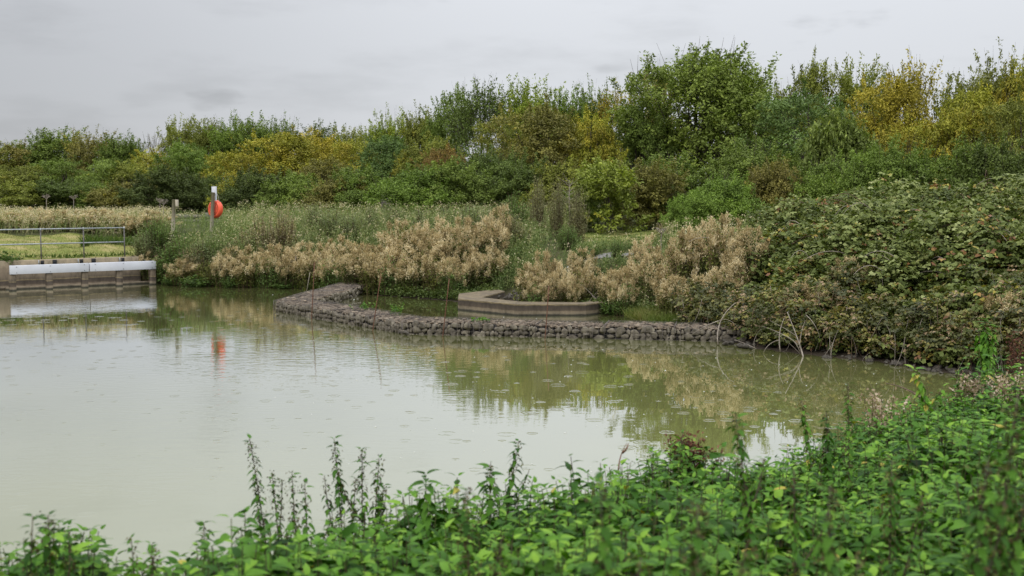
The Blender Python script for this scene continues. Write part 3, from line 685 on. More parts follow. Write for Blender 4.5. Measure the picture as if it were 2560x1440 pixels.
# ------------------------------------------------------------------ trees
def tree_protos():
    P = {}
    def make(kind, seed, h=8.0, r=2.8, z0=.8, K=16, ns=520, nl=24, L=.17, Wd=.085, upk=.55, spike=.8, twig=.25, stems=1, lumpR=(.26, .44), top=.9, droop=.25, heap=.42, nsp=130):
        g = np.random.default_rng(seed)
        t = g.uniform(0, 1, K) ** .85; t[0] = 1.0; t[1] = .92
        prof = np.sin(math.pi * (.14 + .74 * t)) ** .8
        a = g.uniform(0, 2 * math.pi, K); rad = r * prof * g.uniform(.25, .75, K)
        C = np.stack([rad * np.cos(a), rad * np.sin(a), z0 + (h * top - z0) * t], 1); C[0, :2] *= .3
        LR = r * g.uniform(*lumpR, K) * (.75 + .5 * prof)
        lump = g.choice(K, ns, p=LR ** 2 / (LR ** 2).sum())
        d = rdir(ns, g); out_ = unit(np.stack([C[lump, 0], C[lump, 1], np.zeros(ns)], 1) + 1e-3)
        d = unit(d + out_ * .35 + np.array([0, 0, .30]))
        lr = g.uniform(0, 1, K); cr_ = g.uniform(0, 1, ns)
        PP, DD, UU, RR, SS = [], [], [], [], []
        if heap:                                           # leafy heaps over each bough
            S = C[lump] + d * (LR[lump] * g.uniform(.55, 1.02, ns))[:, None]; S[:, 2] = np.maximum(S[:, 2], .12)
            nc = unit(d * .8 + np.array([0, 0, .45])); rc = heap * g.uniform(.6, 1.25, ns); m = ns * nl
            dd = unit(np.repeat(nc, nl, 0) * .75 + rdir(m, g))
            PP.append(np.repeat(S, nl, 0) + dd * (np.repeat(rc, nl) * g.uniform(.45, 1.12, m))[:, None])
            up_ = unit(dd * .7 + np.repeat(nc, nl, 0) * .3 + g.normal(size=(m, 3)) * .42)
            t_ = rdir(m, g) + np.array([0, 0, -droop]); t_ = unit(t_ - up_ * (t_ * up_).sum(1, keepdims=True) * .8)
            DD.append(t_); UU.append(up_)
            RR.append(.36 * np.repeat(lr[lump], nl) + .28 * np.repeat(cr_, nl) + .36 * g.uniform(0, 1, m)); SS.append(g.uniform(.65, 1.25, m))
        ksp = np.arange(ns) if not heap else g.permutation(ns)[:nsp]
        S = C[lump] + d * (LR[lump] * g.uniform(.45, 1.0, ns) ** .5)[:, None]; S[:, 2] = np.maximum(S[:, 2], .15)
        if heap: ksp = ksp[S[ksp, 2] > h * .40]
        ln = spike * g.uniform(.35, 1.15, ns); sd = unit(d * .55 + np.array([.08, 0, upk]) + g.normal(size=(ns, 3)) * .28)
        hi_ = S[:, 2] > h * .68; ln[hi_] *= 1.5; sd[hi_] = unit(sd[hi_] + np.array([.12, 0, .5]))
        nl0 = nl; nl = int(nl * (1.5 if heap else 1)); n2 = len(ksp); m = n2 * nl; u = g.uniform(0, 1, (n2, nl)) ** .8
        PP.append((S[ksp][:, None] + sd[ksp][:, None] * (ln[ksp][:, None] * u)[..., None]).reshape(-1, 3) + g.normal(size=(m, 3)) * .055)
        DD.append(unit(np.repeat(sd[ksp], nl, 0) * .6 + rdir(m, g) * .7 + np.array([0, 0, -droop]))); UU.append(unit(g.normal(size=(m, 3)) * .7 + np.array([0, 0, 1.])))
        RR.append(.38 * np.repeat(lr[lump][ksp], nl) + .25 * np.repeat(cr_[ksp], nl) + .37 * g.uniform(0, 1, m)); SS.append(g.uniform(.65, 1.25, m))
        Pl = np.concatenate(PP); zk = h / np.percentile(Pl[:, 2], 99.7); Pl[:, 2] *= zk; C[:, 2] *= zk; S[:, 2] *= zk
        sc = np.concatenate(SS)
        G1 = G(); leaves(G1, Pl, np.concatenate(DD), L * sc, Wd * sc, np.clip(np.concatenate(RR), 0, 1), up=np.concatenate(UU), gen=g)
        G2 = G()
        for q in range(stems):
            b = np.array([0, 0, 0]) if stems == 1 else np.array([g.normal() * .22, g.normal() * .22, 0])
            ax = bez(b + np.array([0, 0, -.3]), (g.normal() * .2, g.normal() * .2, h * .4), (C[q % K][0] * .6, C[q % K][1] * .6, h * (.86 if stems == 1 else g.uniform(.6, .85))), 9)
            r0 = (.14 if stems == 1 else .055) * h / 8
            tube(G2, ax, np.linspace(r0, r0 * .12, 9), 6)
            for i in range(q, K, stems):
                k0 = int(np.clip(round((C[i, 2] / h) * 8 - 2.5), 1, 7)); p0 = ax[k0]
                tube(G2, bez(p0, (p0 + C[i]) / 2 + np.array([0, 0, -.2]), C[i] + np.array([0, 0, LR[i] * .4]), 6), np.linspace(r0 * .45, r0 * .08, 6), 4, cap=False)
        for i in np.flatnonzero(g.uniform(0, 1, ns) < twig):
            tube(G2, [C[lump[i]] * .4 + S[i] * .6, S[i], S[i] + sd[i] * ln[i]], [.014, .011, .004], 3, cap=False)
        return G1.mesh("crown", M['tree']), G2.mesh("trunk", M['bark'])
    P['spiky'] = [make('spiky', 100 + i, r=2.6, upk=1.0, spike=1.5, K=18, ns=460, nl=34, heap=.42, nsp=260) for i in range(4)]
    P['round'] = [make('round', 200 + i, r=3.3, K=24, ns=560, nl=36, upk=.5, spike=.8, heap=.46, nsp=120) for i in range(4)]
    P['big'] = [make('big', 300 + i, h=8, r=3.3, K=40, ns=1150, nl=34, L=.145, Wd=.078, upk=.8, spike=.95, z0=.3, heap=.38, nsp=330) for i in range(1)]
    P['sparse'] = [make('sparse', 400 + i, r=2.2, K=10, ns=330, nl=17, upk=1.1, spike=1.3, twig=1.0, L=.17, Wd=.09, lumpR=(.28, .45), heap=0) for i in range(2)]
    P['shrub'] = [make('shrub', 500 + i, h=4, r=2.3, z0=.25, K=22, ns=620, nl=34, L=.12, Wd=.066, upk=.7, spike=.75, stems=5, lumpR=(.18, .42), heap=.27, nsp=170) for i in range(4)]
    P['willow'] = [make('willow', 600 + i, h=4.5, r=2.4, z0=.4, K=14, ns=420, nl=18, L=.24, Wd=.115, upk=.5, spike=.7, stems=4, droop=.55, heap=0) for i in range(1)]
    P['bare'] = [make('bare', 700 + i, r=1.7, K=9, ns=230, nl=2, upk=.9, spike=1.2, twig=1.0, L=.12, Wd=.06, heap=0) for i in range(1)]
    return P
TP = tree_protos()
C_ = {'dark': (.058, .088, .030, .08), 'green': (.090, .138, .036, .20), 'mid': (.104, .165, .040, .22), 'olive': (.135, .155, .038, .28), 'yel': (.205, .215, .034, .43),
      'gold': (.25, .21, .030, .48), 'lime': (.170, .225, .042, .26), 'midl': (.135, .195, .048, .24), 'limed': (.135, .17, .040, .24), 'blue': (.085, .148, .060, .10), 'brown': (.135, .122, .046, .26), 'russet': (.18, .112, .050, .20), 'bright': (.105, .175, .040, .12), 'vdark': (.030, .046, .020, .0), 'pale': (.125, .175, .055, .24)}
BASE = {'spiky': (8.6, 3.0), 'round': (8.0, 3.6), 'big': (8.4, 3.6), 'sparse': (9.0, 2.8), 'shrub': (4.1, 2.5), 'willow': (4.7, 2.7), 'bare': (8.6, 2.3)}
# (pixel column, top row, distance, width in pixels, kind, colour, label)
TREES = [
 (-60, 350, 126, 200, 'round', 'olive', "olive tree cut by the frame edge at the skyline's outer end"),
 (35, 362, 128, 190, 'round', 'brown', "brown tinged tree at the outer end of the skyline"),
 (135, 312, 130, 185, 'spiky', 'green', "dark green tree with windswept shoots above the railing's outer end"),
 (238, 318, 126, 150, 'spiky', 'brown', "brownish tree with one thin shoot, beside the windswept tree"),
 (315, 328, 122, 150, 'spiky', 'green', "green spiky tree above the paired bushes behind the railing"),
 (398, 318, 116, 120, 'bare', 'brown', "thin leafless tree in the dip of the treeline"),
 (395, 372, 112, 170, 'round', 'yel', "yellowing tree below the leafless tree in the treeline dip"),
 (455, 284, 112, 140, 'spiky', 'olive', "olive spiky tree next to the dip in the treeline"),
 (520, 287, 110, 130, 'spiky', 'olive', "olive tree above the lifebuoy post"),
 (585, 280, 108, 150, 'spiky', 'green', "dark green spiky tree behind the golden maples' near end"),
 (655, 284, 106, 150, 'spiky', 'green', "dark spiky tree rising behind the yellow maple's middle"),
 (705, 274, 104, 120, 'sparse', 'green', "thin leaning treetop poking above the yellow maples"),
 (785, 296, 100, 150, 'spiky', 'dark', "dark ragged tree behind the far half of the golden maples"),
 (870, 308, 98, 150, 'spiky', 'olive', "low olive treetop between the golden maples and the taller wood"),
 (975, 266, 90, 120, 'spiky', 'lime', "yellow green pointed tree where the taller wood begins"),
 (1052, 258, 88, 130, 'spiky', 'olive', "olive tree with ragged top beside the tall sparse tree"),
 (1135, 232, 80, 140, 'round', 'green', "green tree crowding the foot of the tall sparse tree"),
 (1200, 166, 76, 190, 'sparse', 'dark', "tall dark see-through tree with bare lower twigs on the skyline"),
 (1320, 186, 76, 190, 'spiky', 'lime', "bright green tree with finger-like shoots on the skyline"),
 (1415, 206, 76, 150, 'spiky', 'mid', "mid green skyline tree behind the bronze bush"),
 (1478, 198, 75, 120, 'spiky', 'green', "narrow green skyline tree beside the yellow brown one"),
 (1548, 186, 74, 150, 'sparse', 'gold', "thin yellow brown tree against the sky"),
 (1630, 178, 78, 170, 'round', 'brown', "dull brown tree half hidden by the biggest green tree"),
 (1735, 112, 68, 400, 'big', 'midl', "biggest broad green tree with a pointed top"),
 (1850, 138, 70, 150, 'sparse', 'dark', "dark shoots leaning out beside the biggest green tree"),
 (1925, 196, 72, 150, 'spiky', 'olive', "olive tree filling the notch beyond the biggest green tree"),
 (2035, 160, 70, 190, 'round', 'olive', "olive rounded tree behind the blue green willow"),
 (2140, 138, 70, 190, 'spiky', 'olive', "olive brown spiky tree beside the orange maple"),
 (2290, 112, 64, 220, 'sparse', 'gold', "tall thin autumn tree with brown leaves and bare twigs"),
 (2395, 168, 66, 190, 'spiky', 'olive', "olive tree between the thin autumn tree and the frame-edge trees"),
 (2500, 112, 60, 190, 'spiky', 'olive', "tall olive tree with dark spiky crown above the bramble mound"),
 (2580, 130, 58, 200, 'round', 'yel', "yellow olive tree at the wood's end above the bramble mound"),
 # middle row
 (60, 415, 110, 190, 'round', 'olive', "olive bush tree behind the railing's outer end"),
 (160, 400, 112, 190, 'round', 'green', "green rounded tree under the windswept tree"),
 (258, 400, 100, 150, 'round', 'pale', "pale green tree standing out among darker bushes"),
 (345, 400, 100, 170, 'round', 'olive', "yellow olive tree beside the pale green one"),
 (468, 358, 96, 170, 'round', 'mid', "leafy green tree with a yellow fringe left of the golden maples"),
 (600, 378, 84, 190, 'round', 'yel', "yellow maple right behind the lifebuoy"),
 (700, 336, 86, 240, 'round', 'yel', "largest golden maple in the middle of the yellow group"),
 (770, 330, 92, 220, 'round', 'gold', "golden orange maple at the back of the yellow group"),
 (815, 398, 80, 180, 'round', 'brown', "brown leaved tree in front of the golden maples"),
 (895, 350, 84, 180, 'round', 'yel', "yellow maple at the far end of the yellow group"),
 (985, 342, 78, 190, 'round', 'blue', "blue green tree beside the last yellow maple"),
 (1075, 340, 74, 170, 'round', 'olive', "olive tree above the russet bush"),
 (1110, 372, 68, 150, 'round', 'russet', "russet red bush glowing between green bushes"),
 (1250, 300, 70, 190, 'round', 'olive', "yellow olive tree under the tall see-through tree"),
 (1345, 268, 66, 260, 'round', 'brown', "big bronze olive bush tree in the centre of the wood"),
 (1472, 280, 66, 170, 'round', 'yel', "yellow patch of tree beside the bronze bush tree"),
 (1590, 270, 68, 190, 'round', 'green', "dark green tree filling in beside the biggest green tree"),
 (2010, 236, 62, 300, 'round', 'blue', "blue green broad willow between the biggest tree and the orange maple"),
 (2095, 272, 54, 190, 'willow', 'pale', "pale green sapling with large light leaves before the blue green willow"),
 (2215, 200, 60, 230, 'round', 'gold', "bright orange yellow maple near the thin autumn tree"),
 (2265, 300, 57, 180, 'round', 'yel', "yellow lower tree under the orange maple"),
 (2420, 230, 57, 240, 'round', 'yel', "yellow olive tree above the dark green shrubs"),
 (2540, 250, 54, 220, 'round', 'olive', "olive yellow tree crown behind the mound at the frame edge"),
 # front shrubs
 (70, 452, 92, 210, 'shrub', 'olive', "olive shrub behind the railing's outer end"),
 (170, 448, 92, 200, 'shrub', 'dark', "dark shrub behind the pale umbel stalks"),
 (265, 455, 90, 170, 'shrub', 'green', "green shrub below the pale green tree"),
 (330, 446, 88, 180, 'shrub', 'brown', "brownish shrub between the pale tree and the near-black bush"),
 (425, 418, 76, 210, 'shrub', 'vdark', "near-black evergreen bush behind the marker post"),
 (500, 436, 80, 170, 'shrub', 'dark', "dark green bush behind the lifebuoy"),
 (585, 430, 72, 170, 'shrub', 'yel', "low yellow bush just beyond the lifebuoy"),
 (650, 418, 70, 190, 'shrub', 'vdark', "very dark green bush under the golden maples"),
 (740, 430, 68, 190, 'shrub', 'green', "green shrub with reddish tips under the golden maples"),
 (830, 440, 66, 180, 'shrub', 'brown', "brown green shrub between two green shrubs"),
 (915, 415, 66, 200, 'shrub', 'mid', "fresh green shrub beside the small fence panel"),
 (1040, 410, 60, 230, 'shrub', 'bright', "rounded bright green bush next to the small fence panel"),
 (1140, 400, 60, 210, 'shrub', 'green', "green bush below the russet one"),
 (1230, 366, 62, 200, 'shrub', 'dark', "dark green bush tree in the central shade"),
 (1310, 400, 60, 200, 'shrub', 'dark', "dark olive bush at the foot of the bronze tree"),
 (1400, 396, 59, 200, 'shrub', 'olive', "olive bush behind the tall mugwort"),
 (1445, 470, 54, 130, 'shrub', 'green', "low green bush behind the white dead twig plant"),
 (1520, 392, 54, 210, 'willow', 'limed', "lime green young tree with big drooping leaves"),
 (1610, 400, 58, 220, 'shrub', 'brown', "dull brown bush in the shade below the biggest tree"),
 (1700, 380, 60, 240, 'shrub', 'green', "dark lower bush under the biggest green tree"),
 (1800, 432, 47, 200, 'shrub', 'bright', "bright green bush at the inner end of the bramble mound"),
 (1705, 490, 46, 90, 'shrub', 'bright', "little bright green bush beside the turf patch"),
 (1875, 350, 58, 240, 'shrub', 'green', "green bush between the biggest tree and the bramble mound"),
 (1965, 400, 52, 190, 'shrub', 'brown', "brownish bush in the hollow behind the bramble mound"),
 (2075, 385, 50, 210, 'shrub', 'mid', "leafy green bush behind the low side of the bramble mound"),
 (2165, 372, 48, 200, 'shrub', 'mid', "green bush on the shoulder of the bramble mound"),
 (2275, 350, 47, 220, 'shrub', 'bright', "fresh green bush behind the crest of the bramble mound"),
 (2390, 352, 46, 230, 'shrub', 'green', "green bush below the yellow olive tree"),
 (2500, 345, 45, 250, 'shrub', 'dark', "dark green bush topping the bramble mound at the frame edge"),
]
rt = random.Random(3); used = {}
for (px, py, D, wpx, kind, colr, lab) in TREES:
    cr, tk = TP[kind][used.get(kind, 0) % len(TP[kind])]; used[kind] = used.get(kind, 0) + 1
    x = at_y(px, HOR, D)[0]; zb = g1(x, D); zt = CAMH + (HOR - py) / FPX * D; h = zt - zb
    bh, br = BASE[kind]; wm_ = wpx / FPX * D
    shr = kind in ('shrub', 'willow')
    e = empty("shrub" if shr else "tree", (x, D, zb), lab, "shrub" if shr else "tree", "shrubs along the foot of the wood" if shr else "trees of the wood", rt.uniform(0, 6.28))
    sxy = wm_ / (2 * br) * 1.18; e.scale = (sxy, sxy, h / bh)
    o = bpy.data.objects.new("crown", cr); COL.objects.link(o); o.parent = e
    c4 = C_[colr]; c4 = tuple(.74 * q + .26 * m_ for q, m_ in zip(c4[:3], (.105, .140, .040))) + (c4[3] - .03,); j = rt.uniform(.85, 1.12); o.color = (c4[0] * j * 1.60, c4[1] * j * 1.48 * rt.uniform(.97, 1.03), c4[2] * j * 1.2, c4[3])
    o = bpy.data.objects.new("trunk", tk); COL.objects.link(o); o.parent = e

# ------------------------------------------------------------------ weed clumps
def clump(seed, h=1.3, w=1.2, ns=64, nlf=30, nhd=90, L=.085, Wd=.032, fan=.34, base=.36, heads=True, hd=(.019, .036), spread=.042, matn='weed', headm='buff', hfrac=.56):
    g = np.random.default_rng(seed); A, B = G(), G()
    a = g.uniform(0, 6.283, ns); rr = np.sqrt(g.uniform(0, 1, ns))
    bx_ = np.stack([rr * np.cos(a) * w * base, rr * np.sin(a) * w * base, np.full(ns, -.1)], 1)
    hh = h * g.uniform(.45, 1.0, ns) ** .7 * (1 - .30 * rr ** 2)
    tp = bx_ + np.stack([rr * np.cos(a + g.normal(size=ns) * .4) * w * fan * .5 + g.normal(size=ns) * .05, rr * np.sin(a + g.normal(size=ns) * .4) * w * fan * .5 + g.normal(size=ns) * .05, hh], 1)
    md = (bx_ + tp) / 2 + np.stack([np.zeros(ns), np.zeros(ns), hh * .10], 1)
    def along(t):
        t = t[..., None]; return bx_[:, None] * (1 - t) ** 2 + 2 * md[:, None] * t * (1 - t) + tp[:, None] * t * t
    for i in range(ns):
        tube(A, bez(bx_[i], md[i], tp[i], 5), np.linspace(.007, .003, 5), 3, 1, cap=False)
    t = g.uniform(.10, .97, (ns, nlf)); P = along(t).reshape(-1, 3); n = len(P)
    d = rdir(n, g); d[:, 2] = d[:, 2] * .5 + .25; d = unit(d); s = g.uniform(.6, 1.3, n)
    P = P + g.normal(size=(n, 3)) * .028
    leaves(A, P, d, L * s, Wd * s, np.clip(g.uniform(0, .5, n) + .5 * np.repeat(g.uniform(0, 1, ns), nlf), 0, 1), gen=g)
    me_a = A.mesh("foliage", [M[matn], M['brownstem']])
    me_b = None
    if heads:
        hs = g.uniform(0, 1, ns) < hfrac; q = g.uniform(0, 1, (ns, nhd)) ** 1.05; t = 1.0 - q * np.where(hs, g.uniform(.12, .34, ns), .04)[:, None]
        P = along(t).reshape(-1, 3); n = len(P); qq = q.reshape(-1)
        P = P + g.normal(size=(n, 3)) * (spread * (.35 + 1.5 * np.sqrt(qq) * (1 - .55 * qq)))[:, None]; P[:, 2] += .02
        k = np.repeat(hs | (g.uniform(0, 1, ns) < .4), nhd); P = P[k]; n = len(P)
        d = rdir(n, g); d[:, 2] += .9; d = unit(d); s = g.uniform(*hd, n) * 1.25
        leaves(B, P, d, s * 1.9, s * .62, np.clip(.40 * g.uniform(0, 1, n) + .62 * np.repeat(g.uniform(0, 1, ns), nhd)[k], 0, 1), gen=g)
        me_b = B.mesh("seed_heads", M[headm])
    return me_a, me_b
CL = [clump(20 + k) for k in range(4)]
MUG = [clump(40 + k, h=1.7, w=.9, ns=80, nlf=64, L=.06, Wd=.018, fan=.55, base=.20, heads=False) for k in range(2)]
MUGB = MUG
GREEN = [clump(50 + k, h=.7, w=.8, ns=45, nlf=26, L=.10, Wd=.05, fan=.9, base=.25, heads=False) for k in range(2)]
def put(kind, name, px, D, h, w, lab, cat, group, color, i, zoff=0.0, heads=True):
    me_a, me_b = kind[i % len(kind)]
    x = at_y(px, HOR + 100, D)[0]
    e = empty(name, (x, D, max(g1(x, D), 0.0) + zoff), lab, cat, group, rt.uniform(0, 6.28))
    k0 = {id(CL): (1.35, 1.25), id(MUG): (1.7, 1.0), id(GREEN): (.72, .95)}[id(kind)]
    e.scale = (w / k0[1], w / k0[1], h / k0[0])
    o = bpy.data.objects.new("foliage", me_a); COL.objects.link(o); o.parent = e; o.color = color
    if me_b and heads: o2 = bpy.data.objects.new("seed_head", me_b); COL.objects.link(o2); o2.parent = e
    return e
OL = (.135, .15, .04, .12); OLD = (.085, .11, .03, .06); BRN = (.33, .285, .175, .0); MUD = (.25, .245, .135, .0); GRY = (.23, .27, .135, .0); GRN = (.14, .215, .065, .03)
# (column, waterline-or-foot distance, height, width)
SEEDS = [
 (372, 49.4, 1.05, 1.0, "buff seed head clump at the inner end of the railing"),
 (455, 48.3, .9, 1.3, "low leafy buff clump beside the outlet's last pier"),
 (520, 48.0, 1.05, 1.1, "dark leafy clump below the lifebuoy post's foot"),
 (570, 48.2, 1.35, 1.2, "tall buff clump just past the lifebuoy post"),
 (625, 47.9, 1.25, 1.3, "buff clump above the small bright waterside plant"),
 (690, 47.8, 1.35, 1.3, "buff clump between the bright waterside plant and the canes"),
 (745, 47.6, 1.4, 1.2, "buff clump behind the pale cane"),
 (800, 47.2, 1.45, 1.3, "buff clump behind the root of the gabion arm"),
 (850, 47.6, 1.35, 1.3, "higher buff clump on the bank over the gabion arm"),
 (905, 45.9, 1.45, 1.5, "wide buff clump where the gabion arm meets the bank"),
 (960, 45.6, 1.55, 1.5, "full buff clump at the corner of the inner pool"),
 (1010, 46.6, 1.6, 1.4, "tall buff clump higher up behind the inner pool"),
 (1030, 45.0, 1.4, 1.5, "buff clump bending over the inner pool's back edge"),
 (1085, 44.6, 1.45, 1.5, "buff clump in the middle of the inner pool's bank"),
 (1090, 46.0, 1.45, 1.4, "upper buff clump behind the inner pool's bank"),
 (1150, 44.2, 1.6, 1.3, "buff clump just behind the tip of the concrete coping"),
 (1180, 43.4, 1.1, 1.0, "small orange buff clump hanging over the coping's tip"),
 (1165, 45.6, 1.35, 1.4, "upper buff clump over the concrete coping's tip"),
 (1225, 44.4, 1.5, 1.4, "buff clump behind the coping's rear arm"),
 (1248, 45.8, 1.6, 1.1, "end clump of the buff bank beside the dark gap"),
 (1325, 38.9, 1.25, 1.0, "pale clump next to the rubble heap"),
 (1362, 39.3, 1.65, 1.1, "tallest clump growing inside the concrete coping"),
 (1400, 38.6, 1.15, .9, "orange buff clump in the middle of the coping's hollow"),
 (1440, 39.1, 1.25, 1.1, "clump at the straight side of the concrete coping"),
 (1478, 39.4, 1.2, 1.0, "last clump inside the coping by the thorny trailing stem"),
 (1535, 37.9, 1.2, 1.0, "buff clump beyond the coping's curved end"),
 (1598, 38.0, 1.45, 1.2, "buff clump above the bright green bank grass"),
 (1650, 37.0, 1.55, 1.3, "wide buff clump behind the bright green bank grass"),
 (1710, 36.6, 1.8, 1.3, "tall pale clump between the turf patch and the gabions' end"),
 (1690, 34.8, 1.15, 1.1, "low buff clump at the gabions' end"),
 (1765, 36.6, 1.8, 1.3, "pale pinkish clump at the foot of the bramble mound"),
 (1745, 33.8, 1.2, 1.1, "olive buff clump leaning over the straight gabion run"),
 (1820, 35.6, 1.75, 1.2, "buff clump against the bramble leaves"),
 (1875, 34.6, 1.55, 1.1, "last full buff clump against the bramble mound"),
 (1805, 33.4, 1.2, 1.1, "short buff clump above the pale arching dead branch"),
]
for i, (px, D, h, w, lab) in enumerate(SEEDS):
    put(CL, "seedhead_clump", px, D, h * (1.36 if D > 41 else 1.30), w * 1.08, lab, "weed clump", "buff seed head clumps on the far bank", OL if i % 3 else OLD, i, heads=px not in (520,))
FRONT = [(560, 47.5, .95, 1.1, "low clump hanging over the water just past the bright waterside plant"), (610, 47.2, 1.0, 1.2, "low buff clump at the water behind the first cane"), (665, 47.1, 1.05, 1.2, "dark footed clump at the water edge between the canes"), (722, 46.9, .95, 1.1, "dark leafy clump at the water edge by the pale cane"), (775, 46.6, 1.1, 1.2, "low clump at the landward end of the gabion arm"), (835, 45.9, 1.15, 1.3, "clump spilling onto the end of the gabion arm"), (885, 44.9, 1.2, 1.3, "clump hiding the corner between gabion arm and inner pool"), (935, 44.3, 1.15, 1.4, "dark footed clump dipping into the inner pool's far corner"), (985, 43.9, 1.25, 1.4, "buff clump dipping into the inner pool, next to the far corner"), (1035, 43.4, 1.1, 1.3, "low buff clump over the inner pool's middle"), (1085, 43.0, 1.15, 1.3, "low clump over the inner pool near the coping tip"), (1130, 42.5, 1.05, 1.2, "orange buff clump touching the coping's outer tip"), (1190, 42.9, .95, 1.0, "low olive clump on the coping's rear arm"), (1235, 43.3, 1.0, 1.1, "olive clump above the rubble heap"),
 (1340, 38.2, .8, .8, "low dark clump right behind the coping's knee"), (1382, 38.1, .95, .8, "orange tinted low clump behind the coping's straight side"), (1425, 38.2, .85, .8, "dark green footed clump behind the coping's straight side"), (1560, 37.0, .9, .9, "low clump at the water beyond the coping's curved end"), (1668, 36.2, .95, 1.0, "low clump at the edge of the bright bank grass"), (1840, 34.0, 1.2, 1.1, "olive clump sinking into the brambles near the arching branch"), (1620, 39.4, 1.3, 1.2, "buff clump by the end of the grey path"), (1455, 40.6, 1.0, 1.0, "low clump just before the white plank")]
for i, (px, D, h, w, lab) in enumerate(FRONT):
    put(CL, "seedhead_clump", px, D, h * 1.5, w * 1.0, lab, "weed clump", "buff seed head clumps on the far bank", (OLD, OL, GRN)[i % 3], i + 2)
BUFFS = [(-20, 56.5, "buff clump behind the railing, at the frame edge"), (38, 55.6, "first full buff clump behind the railing"), (85, 56.8, "buff clump in line with the single umbel stalk"), (140, 55.4, "buff clump between the two umbel stalks"), (190, 57.0, "buff clump under the branched umbel stalk"), (240, 55.8, "low wide buff clump behind the railing's middle"), (290, 56.6, "buff clump behind the railing's last bay"), (335, 55.2, "buff clump just past the railing's corner post"), (385, 56.0, "buff clump beside the forked dry stalks")]
for i, (px, D, lab) in enumerate(BUFFS):
    put(CL, "seedhead_clump", px, D, rt.uniform(.95, 1.3), rt.uniform(1.5, 2.1), lab, "weed clump", "buff clumps behind the railing", OL, i)
BROWNS = [(2010, 30.6, 1.1, .9, "brown seed head clump behind the fan of dead branches"), (2075, 30.2, 1.0, .9, "pale brown clump low in the bramble bank"), (2130, 30.8, 1.1, .8, "upright brown clump amid bramble leaves"), (2440, 26.6, .9, .9, "brown clump behind the bright green tall weed"), (2520, 26.2, 1.15, 1.1, "dull brown clump at the frame edge above the stones"), (1960, 31.0, .9, .7, "rusty brown clump above the dead branches")]
for i, (px, D, h, w, lab) in enumerate(BROWNS):
    put(CL, "seedhead_clump", px, D - .4, h * 1.2, w * 1.1, lab, "weed clump", "buff seed head clumps on the far bank", OLD, i + 1)
MUGS = [
 (655, 49.4, 2.75, 1.9, BRN, "brown spiky mugwort just past the lifebuoy"), (612, 49.0, 2.4, 1.5, BRN, "shorter brown mugwort between the lifebuoy and buff clumps"), (708, 49.8, 2.55, 1.5, BRN, "thin brown mugwort behind the buff bank"),
 (478, 48.6, 1.9, 1.3, BRN, "reddish brown weed under the marker post"), (780, 52.5, 1.8, 1.3, GRY, "grey green mugwort with buff tips above the gabion arm"), (930, 52.5, 1.7, 1.5, GRY, "grey green mugwort patch in front of the small fence panel"),
 (985, 53.0, 1.6, 1.4, GRY, "grey green mugwort beside the bright green bush"), (1130, 52.0, 1.5, 1.5, GRY, "grey green weeds in the middle of the meadow strip"), (1215, 51.5, 1.5, 1.3, GRY, "grey green weeds below the central dark bush"),
 (1295, 49.5, 2.2, 1.5, GRN, "fresh green weed beside the tall brown mugwort"), (1345, 48.5, 3.0, .95, MUD, "tallest brown mugwort with pointed tip"), (1392, 48.2, 2.9, .9, MUD, "second tall brown mugwort beside the white dead twigs"), (1445, 47.2, 2.6, 1.1, MUD, "leaning brown mugwort near the turf patch"),
 (1290, 45.8, 1.7, 1.4, MUD, "wispy grey brown weed in the gap between the buff clumps"), (1420, 45.6, 1.1, 1.2, GRN, "low green tangle below the brown mugwort"), (1660, 45.0, 1.1, .9, BRN, "thin dry weed beside the little bright bush"), (1280, 44.0, 1.0, 1.2, GRN, "dark green weed filling the gap above the rubble heap"),
 (395, 50.2, 1.8, 1.8, GRN, "green bushy weed at the inner end of the railing"), (455, 49.4, 2.1, 1.9, GRN, "feathery green weed between railing and lifebuoy"), (560, 50.2, .9, 1.5, GRN, "green weed at the lifebuoy's foot"),
 (362, 49.6, 1.4, 1.3, GRY, "grey green feathery weed touching the railing's last post"), (425, 49.0, 1.9, 1.8, GRN, "green bushy weed just past the railing"), (505, 48.9, 2.15, 1.6, GRY, "grey green weed in front of the lifebuoy post's foot"), (545, 49.3, 2.1, 1.4, GRN, "upright green weed right beside the lifebuoy"), (578, 49.0, 1.9, 1.2, BRN, "brownish weed between the lifebuoy and the brown mugwort"), (830, 51.5, 1.9, 1.6, GRY, "pale grey green weed above the gabion arm's root"), (880, 50.8, 1.6, 1.5, GRY, "grey green weed with pale stems behind the pool corner"), (1060, 50.8, 1.7, 1.7, GRY, "grey green weed behind the middle of the inner pool"), (1180, 49.6, 1.8, 1.6, GRY, "grey green weed over the coping's outer tip"), (1250, 48.6, 1.8, 1.6, GRY, "grey green weed above the dark gap in the buff bank"),
 (1740, 41.0, 1.3, 1.3, GRY, "pale grey green weed beside the bramble mound's inner end"), (1800, 40.0, 1.4, 1.3, GRY, "pale grey green weed on the bramble mound's inner end"), (1545, 42.0, .8, .8, GRN, "green weed at the grey path's end")]
for i, (px, D, h, w, c, lab) in enumerate(MUGS):
    put(MUG, "mugwort", px, D, h, w, lab, "weed", "tall weeds behind the buff clumps", c, i)
GRS = [(575, 47.0, .65, .75, "small bright green plant at the water edge below the lifebuoy"), (490, 47.6, .6, 1.2, "leafy green plant at the water edge beside the outlet"), (430, 48.2, .6, .9, "dark leafy plant close to the outlet's last pier"), (705, 46.7, .35, .8, "low green plant at the water edge near the canes"),
       (985, 51.0, .8, 1.3, "bright green leafy plant amid the grey green weeds"), (1265, 43.2, .6, 1.0, "dark green plant above the rubble heap"), (1530, 37.2, .6, .8, "dark green plant trailing over the coping's end"), (1470, 43.4, .6, .9, "green plant beside the white plank"), (10, 46.6, .7, 1.1, "dark plant at the outer end of the outlet wall")]
